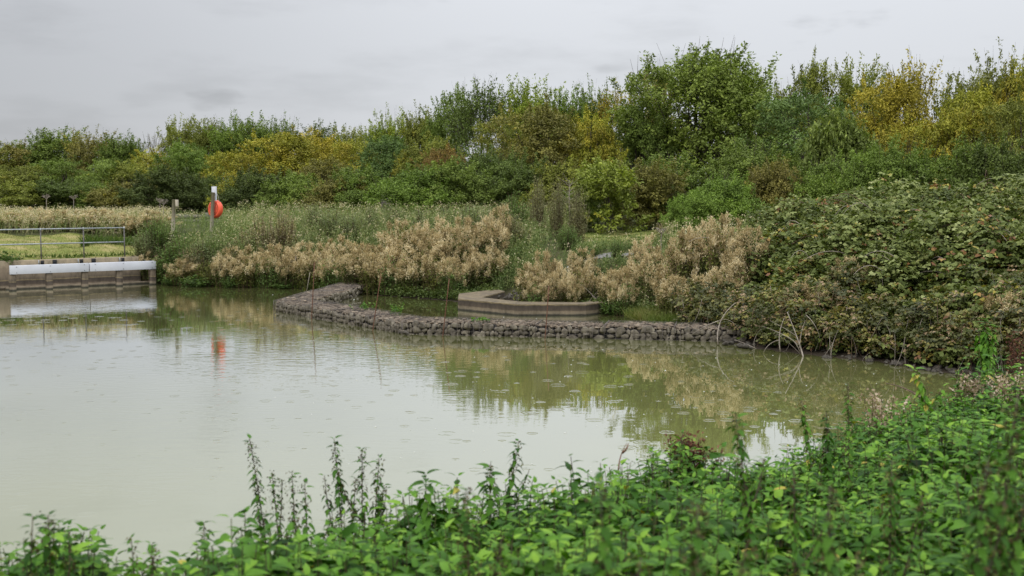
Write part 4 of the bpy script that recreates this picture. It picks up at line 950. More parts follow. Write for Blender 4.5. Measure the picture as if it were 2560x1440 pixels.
for i, (px, D, h, w, lab) in enumerate(GRS):
    put(GREEN, "leafy_plant", px, D, h, w, lab, "plant", "green waterside plants", (.08, .13, .035, .05), i)
# little plants rooted in the gabions
for i, (px, py, h, lab) in enumerate([(915, 776, .22, "fresh sprig on the slanting gabion run"), (998, 788, .34, "larger fresh sprig near the gabion bend"), (1208, 806, .14, "tiny sprig on the straight gabion run")]):
    x, y, _ = on_z(px, py, GH); g = G(); gg = np.random.default_rng(i)
    P = []; D_ = []
    for s in range(9):
        b = np.array([gg.normal() * .12, gg.normal() * .06, 0]); tpp = b + np.array([gg.normal() * .12, gg.normal() * .08, h * gg.uniform(.45, 1.0)])
        tube(g, [b - [0, 0, .05], (b + tpp) / 2, tpp], [.005, .004, .002], 3, 0, .6, cap=False)
        for q in range(9):
            t = gg.uniform(.2, 1); P.append(b + (tpp - b) * t); d = gg.normal(size=3); d[2] = abs(d[2]) * .6; D_.append(d / np.linalg.norm(d))
    leaves(g, np.array(P), np.array(D_), .09, .035, gg.uniform(.3, 1, len(P)), gen=gg)
    o = g.build("plant_foliage", M['lush']); o.location = (x, y, GH + .02); tag(o, lab, "plant", "sprigs growing on the gabions")

# meadow of mixed grass and weeds: nobody could count it
def meadow():
    g = G(); gg = np.random.default_rng(77)
    def area(n, px0, px1, d0, d1, h0, h1, r0, r1, dens_l=7, lean=.25, lw=.022, ll=.10, headp=.4):
        px = gg.uniform(px0, px1, n); D = gg.uniform(d0, d1, n); x = (px - 1280) / FPX * D
        k = pond_d(x, D) > .6; k &= ~in_quad(LAWN1)(x, D) & ~in_quad(LAWN2)(x, D) & ~((x > 2.3) & (x < 5.2) & (D < 43.6) & (D > 41.6))
        x, D = x[k], D[k]; n = len(x); z = gz(x, D)
        h = gg.uniform(h0, h1, n); b = np.stack([x, D, z - .05], 1)
        ln = gg.normal(size=(n, 2)) * lean + np.array([.12, 0]); t = b + np.stack([ln[:, 0] * h, ln[:, 1] * h, h + .05], 1)
        rn = gg.uniform(r0, r1, n)
        d = unit(t - b); leaves(g, b, d, np.linalg.norm(t - b, axis=1), np.full(n, lw * .8), rn, fold=.3, gen=gg)
        u = gg.uniform(.2, 1, (n, dens_l)); P = (b[:, None] + (t - b)[:, None] * u[..., None]).reshape(-1, 3) + gg.normal(size=(n * dens_l, 3)) * .025
        dd = rdir(n * dens_l, gg); dd[:, 2] = abs(dd[:, 2]) * .7 + .2; dd = unit(dd)
        leaves(g, P, dd, ll * gg.uniform(.5, 1.3, n * dens_l), lw * 1.2, np.clip(np.repeat(rn, dens_l) + gg.normal(size=n * dens_l) * .12, 0, 1), gen=gg)
        hk = np.flatnonzero(gg.uniform(0, 1, n) < headp); m = len(hk) * 8
        P = np.repeat(t[hk], 8, 0) + gg.normal(size=(m, 3)) * np.array([.05, .05, .07]); dd = rdir(m, gg); dd[:, 2] += .5; dd = unit(dd)
        leaves(g, P, dd, .075, .038, gg.uniform(.70, .94, m), gen=gg)
    area(3800, -250, 420, 53.5, 64, .5, 1.0, .25, .95, headp=.75)      # buff grass behind the railing
    area(1500, 300, 640, 50, 62, .5, 1.0, .1, .5, headp=.1)
    area(7000, 560, 1420, 49, 62, .6, 1.35, .2, .68, headp=.10, dens_l=9)
    area(1500, 1235, 1345, 42.4, 49, .4, .95, .05, .6, headp=.05, dens_l=12)
    area(1400, 1250, 1660, 42.5, 57, .3, .7, .05, .5, headp=.1)
    area(2300, 385, 640, 48.2, 50.8, 1.0, 1.85, .1, .55, headp=.05, dens_l=15, lw=.026, lean=.15)
    area(1900, 1430, 1680, 40.6, 47, .12, .38, .0, .45, headp=.04, dens_l=8, ll=.08)
    area(1500, 1640, 1960, 37, 50, .4, 1.0, .1, .7, headp=.3)
    area(2600, 380, 1260, 44, 50.5, .4, .95, .05, .6, headp=.1)
    area(900, 1500, 1800, 34, 40, .3, .8, .1, .65, headp=.1)
    area(2500, -300, 2600, 62, 80, .5, .9, .05, .5, headp=.1)
    o = g.build("meadow_weeds", M['meadow']); tag(o, "mixed tall grass and weeds covering the ground before the wood", kind="stuff")
meadow()
def turf():
    g = G(); gg = np.random.default_rng(78)
    def area(poly, n, h, r0, r1, lw=.012):
        P = np.array(poly); x = gg.uniform(P[:, 0].min(), P[:, 0].max(), n); y = gg.uniform(P[:, 1].min(), P[:, 1].max(), n)
        k = in_quad(poly)(x, y) & (x > -23); x, y = x[k], y[k]; n = len(x)
        b = np.stack([x, y, gz(x, y)], 1); d = unit(np.stack([gg.normal(size=n) * .5, gg.normal(size=n) * .5, np.ones(n)], 1))
        patch = .5 + .5 * np.sin(x * 1.1 + 1.3 * np.sin(y * .9)) * np.cos(y * 1.7)
        leaves(g, b, d, h * gg.uniform(.5, 1.2, n), lw, np.clip(r0 + (r1 - r0) * (.55 * patch + .45 * gg.uniform(0, 1, n)), 0, 1), gen=gg)
    area(LAWN1, 26000, .085, .2, 1.0, .022)
    area(LAWN2, 9000, .08, .0, .55, .02)
    area([(-18.6, 51.6), (-14.0, 53.4), (-14.0, 54.6), (-19.0, 52.8)], 3000, .40, .0, .25, .05)       # dark leafy strip at the mown edge
    area([(-19.4, 47.2), (-15.8, 49.8), (-15.8, 50.3), (-19.4, 47.7)], 1300, .24, .0, .45, .045)
    area([(3.35, 36.2), (3.65, 35.1), (4.35, 33.3), (5.3, 33.2), (4.7, 36.2)], 5200, .42, .05, .8, .018)               # bright waterside grass by the gabions
    x = gg.uniform(380, 900, 2600); D = np.interp(x, [390, 520, 650, 760, 880], [49.2, 48, 47.1, 46.6, 44.6]) + gg.uniform(-.1, .7, 2600)
    X = (x - 1280) / FPX * D; k = pond_d(X, D) > -.1; X, D = X[k], D[k]; n = len(X)
    leaves(g, np.stack([X, D, np.maximum(gz(X, D), 0)], 1), unit(np.stack([gg.normal(size=n) * .4, gg.normal(size=n) * .4 - .2, np.ones(n)], 1)), .2 * gg.uniform(.4, 1.2, n), .03, gg.uniform(0, .6, n), gen=gg)
    o = g.build("turf_grass", M['grass']); tag(o, "short grass growing on the lawn and along the water edge", kind="stuff")
turf()

# ------------------------------------------------------------------ bramble mound
def lumps(g, C, r, base, nl, L, Wd, gg, late=.06, three=True, squash=.8, late_r=(.84, 1.0), spread_r=.42):
    """leaf heaps: nl leaves over the upper side of each heap"""
    m = len(C); d = rdir(m * nl, gg); d[:, 2] = np.where(d[:, 2] < -.25, -d[:, 2], d[:, 2])
    P = np.repeat(C, nl, 0) + d * (np.repeat(r, nl) * gg.uniform(.55, 1.08, m * nl))[:, None] * np.array([1, 1, squash])
    rn = np.repeat(base, nl) + spread_r * (gg.uniform(0, 1, m * nl) - .5)
    rn = np.clip(rn, 0, .83); rn = np.where(gg.uniform(0, 1, m * nl) < np.repeat(np.broadcast_to(late, (m,)), nl), gg.uniform(*late_r, m * nl), rn)
    P[:, 2] = np.maximum(P[:, 2], .02); az = gg.uniform(0, 6.283, m * nl); n = m * nl; up = unit(d * .7 + gg.normal(size=(n, 3)) * .55 + np.array([0, -.1, .55]))
    for k, da in (enumerate((-1.0, 0, 1.0)) if three else ((1, 0),)):
        h = np.stack([np.cos(az + da), np.sin(az + da), gg.uniform(-.5, .25, n)], 1); h = unit(h - up * (h * up).sum(1, keepdims=True) * .8)
        s = gg.uniform(.5, 1.45, n) * (1.15 if k == 1 else .92)
        leaves(g, P + h * .015, h, L * s, Wd * s, np.clip(rn + gg.normal(size=n) * .03, 0, 1), up=up, fold=.12, gen=gg)
    return P
WLX, WLD = [1690, 1800, 1880, 2010, 2150, 2300, 2430, 2600, 2720], [33.0, 31.4, 29.6, 28.4, 27.6, 26.2, 25.1, 24.2, 23.6]
def bramble():
    g = G(); gg = np.random.default_rng(91)
    n = 2300; px = gg.uniform(1800, 2760, n); D = gg.uniform(25.5, 44, n); x = (px - 1280) / FPX * D; d = pond_d(x, D)
    k = (d > .5) & (px > np.interp(D, [25, 30, 34, 38, 44], [1990, 1900, 1860, 1840, 1980])); x, D, d = x[k], D[k], d[k]; n = len(x)
    big = .5 + .5 * np.sin(x * 1.25 + .9 * np.sin(D * .9)) * np.sin(D * 1.1 + .6 * np.sin(x * .8))
    r = gg.uniform(.26, .62, n); C = np.stack([x, D, gz(x, D) + (gg.uniform(-.1, .5, n) + .85 * big) * sm(d / 2.2) + .05], 1)
    base = np.clip(.04 + .50 * gg.uniform(0, 1, n) ** 1.3 + .24 * big, 0, .8)
    late = .02 + .5 * (gg.uniform(0, 1, n) < .10)
    P0 = lumps(g, C, r, base, 34, .10, .070, gg, late)
    x = gg.uniform(4.5, 17, 9000); D = gg.uniform(26, 42, 9000); d = pond_d(x, D); px = 1280 + x / D * FPX; k = (d > .4) & (px > np.interp(D, [25, 30, 34, 38, 44], [2000, 1910, 1880, 1860, 2000])); x, D = x[k], D[k]
    lumps(g, np.stack([x, D, gz(x, D) + .10], 1), np.full(len(x), .22), np.full(len(x), .12), 5, .10, .07, gg, .1)
    for i in range(340):                               # arching canes
        k = gg.integers(len(P0)); a = gg.uniform(0, 6.283); ln = gg.uniform(.5, 1.5); p = P0[k] + [0, 0, -.2]
        q = p + np.array([math.cos(a) * ln, math.sin(a) * ln - .2, gg.uniform(-.15, .25)])
        tube(g, bez(p, (p + q) / 2 + [0, 0, gg.uniform(.25, .7)], q, 7), np.linspace(.012, .005, 7), 4, 2 if gg.uniform() < .35 else 1, cap=False)
    o = g.build("bramble_thicket", [M['bramble'], M['brownstem'], M['twig']]); tag(o, "dense bramble thicket smothering the mound above the stones", kind="stuff")
    # low growth hanging over the waterline
    g = G(); n = 520; px = gg.uniform(1700, 2740, n); dd0 = np.abs(gg.normal(size=n)) * 1.25 + .1; D = np.interp(px, WLX, WLD) + dd0; x = (px - 1280) / FPX * D
    C = np.stack([x, D, np.maximum(gz(x, D), 0) + gg.uniform(.05, .95, n) * sm((dd0 + .5) / 1.3) + .12], 1); r = gg.uniform(.16, .42, n)
    kind = gg.uniform(0, 1, n); base = np.where(kind < .45, gg.uniform(.1, .4, n), np.where(kind < .8, gg.uniform(.45, .68, n), gg.uniform(.68, .8, n)))
    P0 = lumps(g, C, r, base, 36, .075, .048, gg, np.where(gg.uniform(0, 1, n) < .22, .55, .04), three=True, spread_r=.3)
    for i in range(520):                               # thin dry stems dropping to the water
        k = gg.integers(len(P0)); p = P0[k]; q = np.array([p[0] + gg.normal() * .25, p[1] - gg.uniform(0, .45), max(-.05, p[2] - gg.uniform(.4, 1.1))])
        tube(g, bez(p, (p + q) / 2 + gg.normal(size=3) * .12, q, 5), np.linspace(.010, .004, 5), 3, 1 if gg.uniform() < .6 else 3, cap=False)
    n = 15000; px = gg.uniform(380, 1700, n); Ds = np.interp(px, [380, 520, 650, 760, 880, 1000, 1100, 1150, 1250, 1300, 1480, 1600, 1700], [49, 48, 47.2, 46.6, 44.8, 43.0, 42.0, 41.4, 41.6, 38.4, 37.6, 36.6, 34.0])
    D = Ds + np.abs(gg.normal(size=n)) * 1.6; x = (px - 1280) / FPX * D; dd0 = pond_d(x, D); k = dd0 > -.15; k &= ~((px > 1255) & (px < 1330) & (D < 43.2)); k &= ~((x > 1.4) & (x < 6.6) & (D < 44.2) & (D > 41.4)); x, D, dd0, px = x[k], D[k], dd0[k], px[k]; n = len(x)
    lump = .5 + .5 * np.sin(px * .052 + np.sin(D * 2.3)) * np.sin(D * 2.9 + px * .02)
    z = np.maximum(gz(x, D), 0) + gg.uniform(0, 1, n) ** .7 * (.08 + .30 * lump) * sm((dd0 + .6) / .8)
    P0 = np.stack([x, D - .1, z], 1); rn = np.clip(.05 + .35 * lump + .3 * gg.uniform(0, 1, n), 0, .84)
    for k in range(3):
        d3 = rdir(n, gg); d3[:, 2] = d3[:, 2] * .6 + .1; d3 = unit(d3); s = gg.uniform(.6, 1.3, n)
        leaves(g, P0 + gg.normal(size=(n, 3)) * .06, d3, .09 * s, .05 * s, np.clip(rn + gg.normal(size=n) * .05, 0, 1), mat=2, gen=gg)
    o = g.build("bank_undergrowth", [M['under'], M['brownstem'], M['meadow2'], M['twig']]); tag(o, "olive and yellowing undergrowth hanging over the stony waterline", kind="stuff")
bramble()

# dead branches standing in the water
def dead_branch(paths, label, r=.016, mat='twig', cat="branch", name="dead_branch"):
    g = G(); first = None
    for pts, D, rr in paths:
        P = [at_y(px, py, d) for (px, py), d in zip(pts, D)]
        P = np.array(P); 
        if len(P) == 3: P = bez(P[0], 2 * P[1] - (P[0] + P[2]) / 2, P[2], 9)
        tube(g, P, np.linspace(rr, rr * .35, len(P)), 5)
    o = g.build(name, M[mat], smooth=True); tag(o, label, cat, "dead branches in the water" if mat == 'twig' else None); return o
db = [
 ([([(1795, 862), (1801, 805), (1838, 757)], (29.9, 30.1, 30.4), .022), ([(1805, 800), (1765, 815), (1727, 838)], (30.2, 30.1, 30.2), .014), ([(1795, 803), (1820, 800), (1850, 822)], (30.1, 30, 30), .008)], "pale arching dead branch planted at the end of the gabions"),
 ([([(2008, 893), (1995, 850), (1968, 780)], (27.9, 28.2, 28.6), .024), ([(1995, 862), (1960, 838), (1905, 815)], (28.1, 28.3, 28.6), .011), ([(1998, 870), (2004, 830), (2014, 800)], (28, 28.2, 28.6), .010), ([(1990, 840), (1960, 820), (1925, 802)], (28.2, 28.3, 28.5), .008), ([(2000, 880), (1975, 845), (1935, 838)], (28, 28.1, 28.3), .009)], "forked pale dead branch dipping into the water under the brambles"),
 ([([(1951, 880), (1949, 835), (1961, 795)], (28.6, 28.7, 28.9), .018), ([(1950, 850), (1925, 860), (1908, 882)], (28.7, 28.6, 28.5), .011), ([(1949, 840), (1975, 860), (2000, 884)], (28.7, 28.6, 28.4), .009)], "grey dead branch with spread twigs beside the forked one"),
 ([([(1890, 872), (1865, 860), (1838, 850)], (29.3, 29.4, 29.6), .012), ([(1889, 875), (1886, 850), (1902, 822)], (29.3, 29.3, 29.5), .008)], "thin low dead branch reaching from the bank to the water"),
 ([([(2265, 915), (2262, 850), (2275, 785)], (26.6, 26.9, 27.2), .020), ([(2275, 800), (2305, 815), (2330, 835)], (27.1, 27.1, 27.2), .011), ([(2268, 845), (2290, 858), (2300, 870)], (26.9, 26.9, 26.9), .006), ([(2275, 787), (2285, 778), (2300, 779)], (27.2, 27.2, 27.3), .010)], "tall pale bare stem rising above the waterline stones"),
 ([([(2078, 893), (2085, 850), (2110, 800)], (27.7, 27.8, 28.1), .010), ([(2085, 852), (2068, 880), (2055, 893)], (27.8, 27.8, 27.8), .008)], "thin bent bare stem between the forked branch and waterline stones"),
 ([([(1495, 752), (1478, 735), (1462, 718)], (38.0, 38.0, 38.0), .014), ([(1480, 738), (1488, 745), (1500, 732)], (38, 38, 38), .009), ([(1470, 756), (1482, 742), (1494, 728)], (38, 38, 38), .008)], "small bare twigs at the curved end of the concrete coping"),
 ([([(2380, 905), (2400, 840), (2440, 800)], (25.6, 25.9, 26.2), .010), ([(2350, 912), (2340, 880), (2352, 845)], (26, 26.1, 26.3), .008)], "two thin bare stems behind the bright green tall weed"),
]
for p, lab in db: dead_branch(p, lab)
def dead_twigs():
    g = G(); gg = np.random.default_rng(8); b = at_y(1425, 520, 50); P0 = np.array([b[0], 50, g1(b[0], 50)]); t = np.array(at_y(1423, 450, 50))
    tube(g, [P0, (P0 + t) / 2, t], [.03, .022, .008], 5)
    for i in range(34):
        u = gg.uniform(.45, 1); s = P0 + (t - P0) * u; d = unit(np.array([gg.normal(), gg.normal() * .6, .55 + gg.uniform(0, .5)])); ln = gg.uniform(.25, .6)
        e = s + d * ln; tube(g, bez(s, (s + e) / 2 + [0, 0, -.05], e, 4), np.linspace(.010, .004, 4), 3, cap=False)
    o = g.build("dead_sapling", M['twig']); tag(o, "small white bare dead sapling behind the tall brown mugwort", "dead plant")
dead_twigs()
# dry umbel stalks in the meadow
for (px, yt, D, lab) in [(115, 490, 57, "single pale umbel stalk behind the railing"), (183, 492, 60, "branched brown umbel stalk near the dark shrub"), (399, 500, 56, "thin pale forked stalk before the near-black bush"), (408, 504, 56.2, "second thin stalk beside the marker post"), (1655, 575, 42, "dry upright stalk beside the turf patch")]:
    g = G(); gg = np.random.default_rng(px); x = at_y(px, HOR, D)[0]; zb = g1(x, D); zt = at_y(px, yt, D)[2]
    tube(g, bez((x + .03, D, zb - .1), (x - .04, D, (zb + zt) / 2), (x, D, zt - .15), 6), np.linspace(.022, .012, 6), 5)
    for i in range(11):
        a = i * .57 + gg.uniform(0, .3); e = np.array([x + math.cos(a) * gg.uniform(.1, .2), D + math.sin(a) * .15, zt + gg.normal() * .03]); tube(g, bez((x, D, zt - .16), (e[0] * .6 + x * .4, e[1] * .6 + D * .4, zt - .05), e, 4), .007, 3, cap=False)
        for q in range(4): tube(g, [e, e + gg.normal(size=3) * .04 + [0, 0, .03]], .006, 3, cap=False)
    o = g.build("umbel_stalk", M['twig']); tag(o, lab, "dry stalk", "dry stalks in the meadow")

# ------------------------------------------------------------------ nettles in front
def nettle_leaf(hi=True):
    """toothed ovate leaf along +x, unit length"""
    if hi:
        u = np.array([0, .06, .14, .22, .30, .38, .46, .54, .62, .70, .78, .86, .93, 1.0])
        w = .80 * np.array([.02, .20, .27, .31, .285, .315, .265, .27, .205, .19, .125, .09, .035, .0])
    else:
        u = np.array([0, .16, .42, .72, 1.0]); w = np.array([.03, .215, .225, .105, 0])
    n = len(u); droop = -.42 * u ** 2; fold = .16
    mid = np.stack([u, 0 * u, droop], 1); lt = np.stack([u - .03, w, droop + fold * (w / .35) - .12 * (w / .35) ** 2], 1); rt_ = lt * [1, -1, 1]
    V = np.concatenate([mid, lt, rt_]); F = []
    for i in range(n - 1): F += [[i, i + 1, n + i + 1, n + i], [i + 1, i, 2 * n + i, 2 * n + i + 1]]
    return V, np.array(F)
NL, NLo = nettle_leaf(True), nettle_leaf(False)
def frame(d, up):
    s = unit(np.cross(up, d)); n = np.cross(d, s); return np.stack([d, s, n], -1)
def nettle_shoots(g, T, B, H, gen, nodes=7, size=.085, lean=.12):
    """nettle shoots standing at B with heights H: crosswise leaf pairs towards the tip"""
    n = len(B); ax = unit(np.stack([gen.normal(size=n) * lean, gen.normal(size=n) * lean, np.ones(n)], 1)); a0 = gen.uniform(0, 6.283, n)
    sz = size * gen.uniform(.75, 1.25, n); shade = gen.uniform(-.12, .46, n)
    for k in range(nodes):
        f = 1 - (k / nodes) ** 1.05 * .60; s = [.45, .78, 1.0, 1.12, 1.15, 1.1, 1.0, .9, .8][k]
        for sgn in (0, math.pi):
            a = a0 + k * math.pi / 2 + sgn + gen.normal(size=n) * .25
            tilt = gen.normal(size=n) * .22 + [.75, .30, -.02, -.22, -.34, -.40, -.45, -.5, -.5][k]
            d = unit(np.stack([np.cos(a), np.sin(a), tilt], 1)); up = unit(ax + gen.normal(size=(n, 3)) * .22)
            L = sz * s * gen.uniform(.8, 1.2, n); pt = .02 + .014 * k
            P = B + ax * (H * f)[:, None] + d * (pt * .8)
            Mx = frame(d, up) * L[:, None, None]; Mx[:, :, 1] *= gen.uniform(.85, 1.1, n)[:, None]
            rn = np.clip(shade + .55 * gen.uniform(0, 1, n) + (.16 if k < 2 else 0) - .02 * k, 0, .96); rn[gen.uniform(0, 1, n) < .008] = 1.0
            scatter(g, T, Mx, P, rn)
    return ax
def nettle_bed():
    gg = np.random.default_rng(303); g = G(); gs = []
    def region(n, d0, d1, T, nodes, size, pad=.0, pxa=-350, pxb=2950, dmax=99):
        D = np.sqrt(gg.uniform(d0 ** 2, d1 ** 2, n)); px = gg.uniform(pxa, pxb, n); x = (px - 1280) / FPX * D
        d = pond_d(x, D); k = (d > .05 + pad) & (d < dmax); t = sm((D - (12.5 + .95 * x)) / 5.0); k &= t < .35
        x, D, d = x[k], D[k], d[k]
        H = (.80 + .05 * gg.normal(size=len(x)) + .17 * np.sin(x * 2.1 + D * 1.3) * np.sin(D * 1.7 - x) + .09 * np.sin(x * 5.3 + 1.0) * np.sin(D * 4.1 + x)) * np.where(gg.uniform(0, 1, len(x)) < .5, gg.uniform(.55, .92, len(x)), 1) * (.75 + .25 * sm(d / 1.5))
        B = np.stack([x, D, gz(x, D)], 1)
        ax = nettle_shoots(g, T, B, np.maximum(H, .35), gg, nodes, size)
        for i in range(len(x)):
            tube(g, [B[i], B[i] + ax[i] * H[i] * .5, B[i] + ax[i] * H[i]], [.004, .0035, .0025], 3, 1, gg.uniform(), cap=False)
    region(5200, 1.5, 6.5, NL, 8, .128)
    region(9000, 6.5, 12, NLo, 8, .122)
    region(9000, 4.5, 14, NLo, 7, .095, dmax=1.6)
    region(9000, 1.5, 13, NLo, 6, .12, pxa=2950, pxb=5400)
    region(8500, 12, 24, NLo, 6, .115)
    o = g.build("nettle_bed", [M['nettle'], M['nstem']], smooth=True); tag(o, "dense bed of green stinging nettles covering the near bank", kind="stuff")
nettle_bed()

def tall_nettle(px_t, py_t, px_b, D, label, seedy=.5, leafy=.8, size=.06, bright=.3, name="tall_nettle", seedm='seed', cat="nettle", thick=1.0, branch=0, group="tall nettle stalks over the near bank"):
    gg = np.random.default_rng(int(px_t * 7 + py_t)); xb = at_y(px_b, HOR + 500, D)[0]; zb = g1(xb, D); tp = np.array(at_y(px_t, py_t, D + .1))
    B = np.array([xb, D, zb - .03]); e = empty(name, (xb, D, zb), label, cat, group)
    side = [(B, tp, 1.0)]
    ctl = (B + tp) / 2 + np.array([(xb - tp[0]) * .12, 0, .08])
    for k in range(branch):
        u = gg.uniform(.42, .66); s = B * (1 - u) ** 2 + 2 * ctl * u * (1 - u) + tp * u * u
        side.append((s, s + np.array([(-1) ** k * gg.uniform(.06, .15), gg.normal() * .05, (tp[2] - s[2]) * gg.uniform(.5, .85)]), .7))
    gs, gl, gd = G(), G(), G()
    for q, (b, t, sc) in enumerate(side):
        c = ctl if q == 0 else (b + t) / 2 + np.array([(t[0] - b[0]) * .3, 0, -.02])
        tube(gs, bez(b, c, t, 10), np.linspace(.0075 * sc, .0022, 10), 6, 0, .25)
        ln = np.linalg.norm(t - b); m = max(4, int(ln / .032)); us = np.linspace(.30 if q == 0 else .15, .995, m)
        for k, u in enumerate(us):
            p = b * (1 - u) ** 2 + 2 * c * u * (1 - u) + t * u * u
            for sgn in (0, math.pi):
                if gg.uniform() > leafy: continue
                a = k * 1.57 + sgn + gg.normal() * .4
                d = unit(np.array([math.cos(a), math.sin(a), -.55 + 1.2 * max(0, u - .88) / .12 + gg.normal() * .2])); s = 1.4 * size * sc * gg.uniform(.6, 1.25) * (1.15 - .45 * u)
                scatter(gl, NL, frame(d[None], unit(np.array([[gg.normal() * .2, gg.normal() * .2, 1.]]))) * s, (p + d * .012)[None], np.array([np.clip(bright + gg.uniform(0, .45), 0, 1)]))
            if gg.uniform() < seedy:
                nsd = int(9 * thick ** 2); P = p + gg.normal(size=(nsd, 3)) * np.array([.016, .016, .02]) * sc * thick + [0, 0, -.012]; dd = unit(gg.normal(size=(nsd, 3)) + [0, 0, -.9])
                leaves(gd, P, dd, gg.uniform(.012, .024, nsd) * (.6 + .4 * thick), .010 * (.6 + .4 * thick), gg.uniform(0, .9, nsd), gen=gg)
    off = e.location[:]
    for gq, nm, mt in ((gs, "stem", M['nstem']), (gl, "foliage", M['nettle']), (gd, "seed_sprays", M[seedm])):
        if gq.n: part_at(gq, nm, mt, e, True)
TN = [
 (624, 1096, 700, 7.2, "tall thin nettle stalk leaning over the open water", .8, .6, .05, .12, 2),
 (835, 1096, 868, 7.4, "tallest upright nettle spike before the pale water", .9, .85, .055, .12, 3),
 (905, 1122, 900, 7.5, "second upright nettle spike beside the tallest", .9, .8, .05, .12, 2),
 (948, 1146, 915, 7.4, "nettle sprig bending away from the two upright spikes", .7, .8, .05, .1, 1),
 (730, 1178, 742, 7.0, "thin short nettle sprig between the leaning stalk and the spikes", .8, .5, .04, .1, 0),
 (762, 1208, 770, 6.9, "bushy low nettle sprig under the thin short one", .6, .9, .05, .15, 3),
 (680, 1180, 712, 7.0, "side stalk close by the leaning nettle stalk", .6, .8, .045, .14, 1),
 (1297, 1103, 1238, 7.8, "nettle spike slanting up in front of the tree reflection", .8, .85, .055, .14, 2),
 (1225, 1168, 1222, 7.0, "broad leaved nettle top beside the slanting spike", .2, .95, .085, .2, 0),
 (1064, 1186, 1068, 6.6, "wide leaved nettle top midway along the bed's edge", .1, .95, .085, .2, 0),
 (120, 1288, 112, 5.0, "dark nettle with paired leaves at the bed's outer end", .7, .9, .06, .1, 2),
 (82, 1290, 25, 4.9, "arching nettle shoot drooping over the water", .5, .9, .055, .1, 0),
 (172, 1330, 150, 5.1, "shorter dark nettle beside the paired leaf one", .6, .9, .06, .1, 1),
 (328, 1346, 340, 5.6, "small bushy olive nettle alone at the water's rim", .4, .95, .04, .25, 4),
 (380, 1360, 372, 5.7, "little olive sprig next to the bushy one", .4, .95, .04, .25, 2),
 (510, 1306, 498, 6.0, "nettle tuft standing clear between the sprigs and the bed", .5, .95, .055, .15, 1),
 (612, 1284, 610, 5.8, "pale nettle top rising from the bed below the leaning stalk", .3, .95, .08, .25, 0),
 (1706, 1082, 1712, 8.6, "narrow nettle spike in front of the brown dead dock", .8, .7, .05, .2, 0),
 (1838, 1032, 1925, 6.0, "thick blurred nettle spike curving over the bed", 1.0, .9, .055, .25, 1),
 (1985, 1172, 2010, 5.2, "dark seedy nettle half sunk in the bed", 1.0, .6, .05, .1, 1),
 (2120, 958, 2138, 8.2, "slender seedy nettle spike standing out before the water", 1.0, .55, .045, .3, 0),
 (2004, 1000, 2060, 9.5, "leaning nettle spike at the water's edge", .9, .8, .055, .3, 1),
 (2065, 1030, 2090, 8.8, "dark leafy nettle beside the leaning spike", .6, .95, .065, .12, 1),
 (2286, 922, 2370, 12.0, "bright leafy shoot bowing out over the dark water", .2, .95, .085, .6, 1),
]
for (a, b, c, d, lab, se, le, si, br, nb) in TN: tall_nettle(a, b, c, d, lab, se, le, si, br, branch=nb if nb < 3 else nb - 1)
# brown seeded stalks close to the lens
for (a, b, c, d, lab, nb) in [(2545, 985, 2460, 3.6, "dark brown seeded stalk at the frame edge, close to the lens", 3), (2470, 1150, 2400, 3.4, "brown drooping seeded stalk next to the frame-edge one", 2), (2075, 1215, 2085, 3.6, "dark seeded stalk in the middle of the near nettles", 1), (1500, 1200, 1560, 3.4, "slanting brown seeded stalk among near nettles", 1), (1165, 1225, 1185, 4.6, "short brown seeded stalk by the bed's edge", 1), (2230, 1150, 2240, 5.0, "brown seeded stalk behind the darkest ones", 1), (1745, 1260, 1760, 3.2, "olive seeded stalk low in the near nettles", 1)]:
    tall_nettle(a, b, c, d, lab, .9, .75, .055, .16, thick=1.2, name="seeded_stalk", cat="nettle", branch=min(nb, 1), group="brown seeded stalks among the nettles")
# tall bright weed, docks and pale seed heads at the far end of the near bank
tall_nettle(2463, 798, 2470, 16.5, "tall bright green weed against the dark stony bank", .1, 1.0, .115, .42, branch=3, name="tall_weed", cat="weed", group=None)
def dry_plant(px, py, D, w, h, label, mat, name, seed, ns=16):
    gg = np.random.default_rng(seed); x, y, z = at_y(px, py, D); z0 = g1(x, D); e = empty(name, (x, D, z0), label, "dry plant", "dry plants at the bed's far side"); a, b = G(), G()
    for i in range(ns):
        t = np.array([x + gg.normal() * w * .4, D + gg.normal() * w * .3, z + gg.normal() * h * .3]); p = np.array([x + gg.normal() * .05, D + gg.normal() * .05, z0]); c = (p + t) / 2 + [0, 0, .1]
        tube(a, bez(p, c, t, 6), np.linspace(.006, .003, 6), 4, cap=False)
        n = 60; u = gg.uniform(.62, 1.0, n)[:, None]; P = p * (1 - u) ** 2 + 2 * c * u * (1 - u) + t * u * u + gg.normal(size=(n, 3)) * .03
        d = unit(gg.normal(size=(n, 3)) + [0, 0, .3]); leaves(b, P, d, gg.uniform(.025, .05, n), .022, gg.uniform(0, 1, n), gen=gg)
    part_at(a, "stem", M['brownstem'], e); part_at(b, "seed_head", M[mat], e)
dry_plant(1720, 1108, 9.4, .30, .16, "brown dead dock sprawled over the nettle edge", 'dock', "dry_dock", 1, 18)
dry_plant(2430, 962, 13.5, .45, .2, "pinkish pale seed heads beyond the nettles' far edge", 'bufflight', "pale_seedheads", 2, 20)
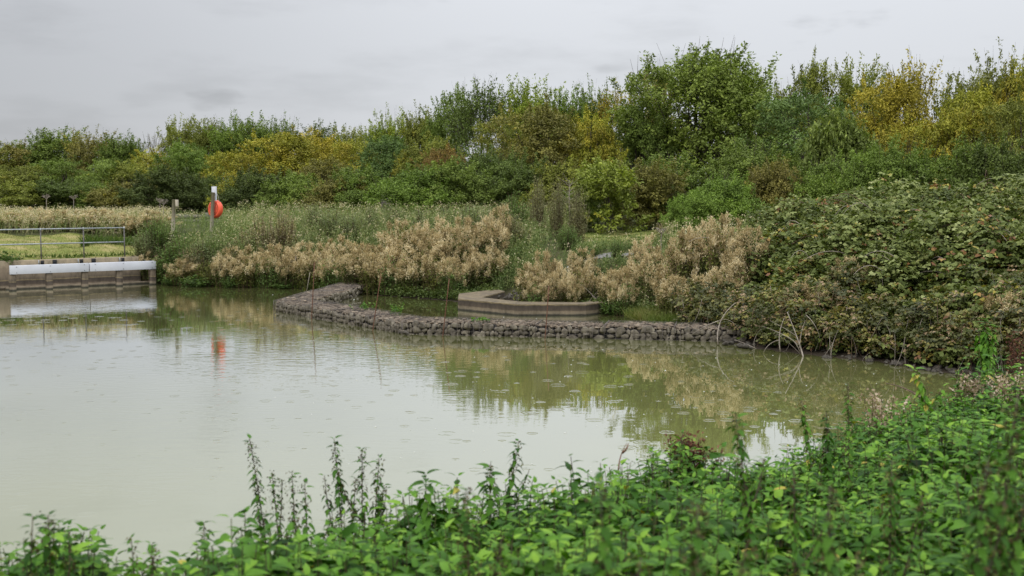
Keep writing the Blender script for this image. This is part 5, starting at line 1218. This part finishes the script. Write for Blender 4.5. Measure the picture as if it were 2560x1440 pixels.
dry_plant(2535, 950, 13.0, .4, .25, "pale brown seed heads at the frame edge above the nettles", 'bufflight', "pale_seedheads", 3, 20)
dry_plant(2545, 880, 15.0, .35, .5, "dark red dock stalk before the stony bank", 'dock', "dry_dock", 4, 14)
dry_plant(2215, 995, 11.2, .22, .1, "tan dry grass head at the nettles' rim", 'bufflight', "dry_grass", 5, 7)
dead_branch([([(1546, 1175), (1552, 1140), (1567, 1108)], (8.6, 8.7, 8.8), .006), ([(1556, 1132), (1566, 1122), (1570, 1110)], (8.7, 8.7, 8.8), .010)], "thin dark dead stalk poking up from the nettle edge", mat='rust', name="dead_stalk", cat="dry stalk")
dead_branch([([(2320, 1010), (2270, 975), (2215, 958)], (12.2, 13, 14), .012)], "bare brown stem bowing out over the dark water", mat='brownstem', name="bare_stem", cat="stem")

# bubbles and foam specks of the rain
def bubbles():
    g = G(); gg = np.random.default_rng(55); n = 300
    px = gg.uniform(0, 2400, n); py = gg.uniform(725, 1180, n) ** 1.0; P = np.array([on_z(a, b) for a, b in zip(px, py)])
    k = (pond_d(P[:, 0], P[:, 1]) < -.2) & (gg.uniform(0, 1, n) < np.where(px > 620, 1, .0)); P = P[k]
    th = np.arange(7) / 7 * 6.283
    V = np.concatenate([np.stack([np.cos(th), np.sin(th), 0 * th], 1), np.stack([.72 * np.cos(th), .72 * np.sin(th), 0 * th + .45], 1), [[0, 0, .62]]])
    F4 = np.array([[i, (i + 1) % 7, 7 + (i + 1) % 7, 7 + i] for i in range(7)]); F3 = np.array([[7 + i, 7 + (i + 1) % 7, 14] for i in range(7)])
    s = gg.uniform(.007, .018, len(P)) * np.where(gg.uniform(0, 1, len(P)) < .12, 1.7, 1)
    Mx = np.eye(3)[None] * s[:, None, None]; scatter(g, (V, F4), Mx, P + [0, 0, -.001], np.full(len(P), .5)); scatter(g, (V, F3), Mx, P + [0, 0, -.001], np.full(len(P), .5))
    o = g.build("rain_bubbles", M['foam'], smooth=True); tag(o, "rain bubbles floating on the pond", kind="stuff")
bubbles()
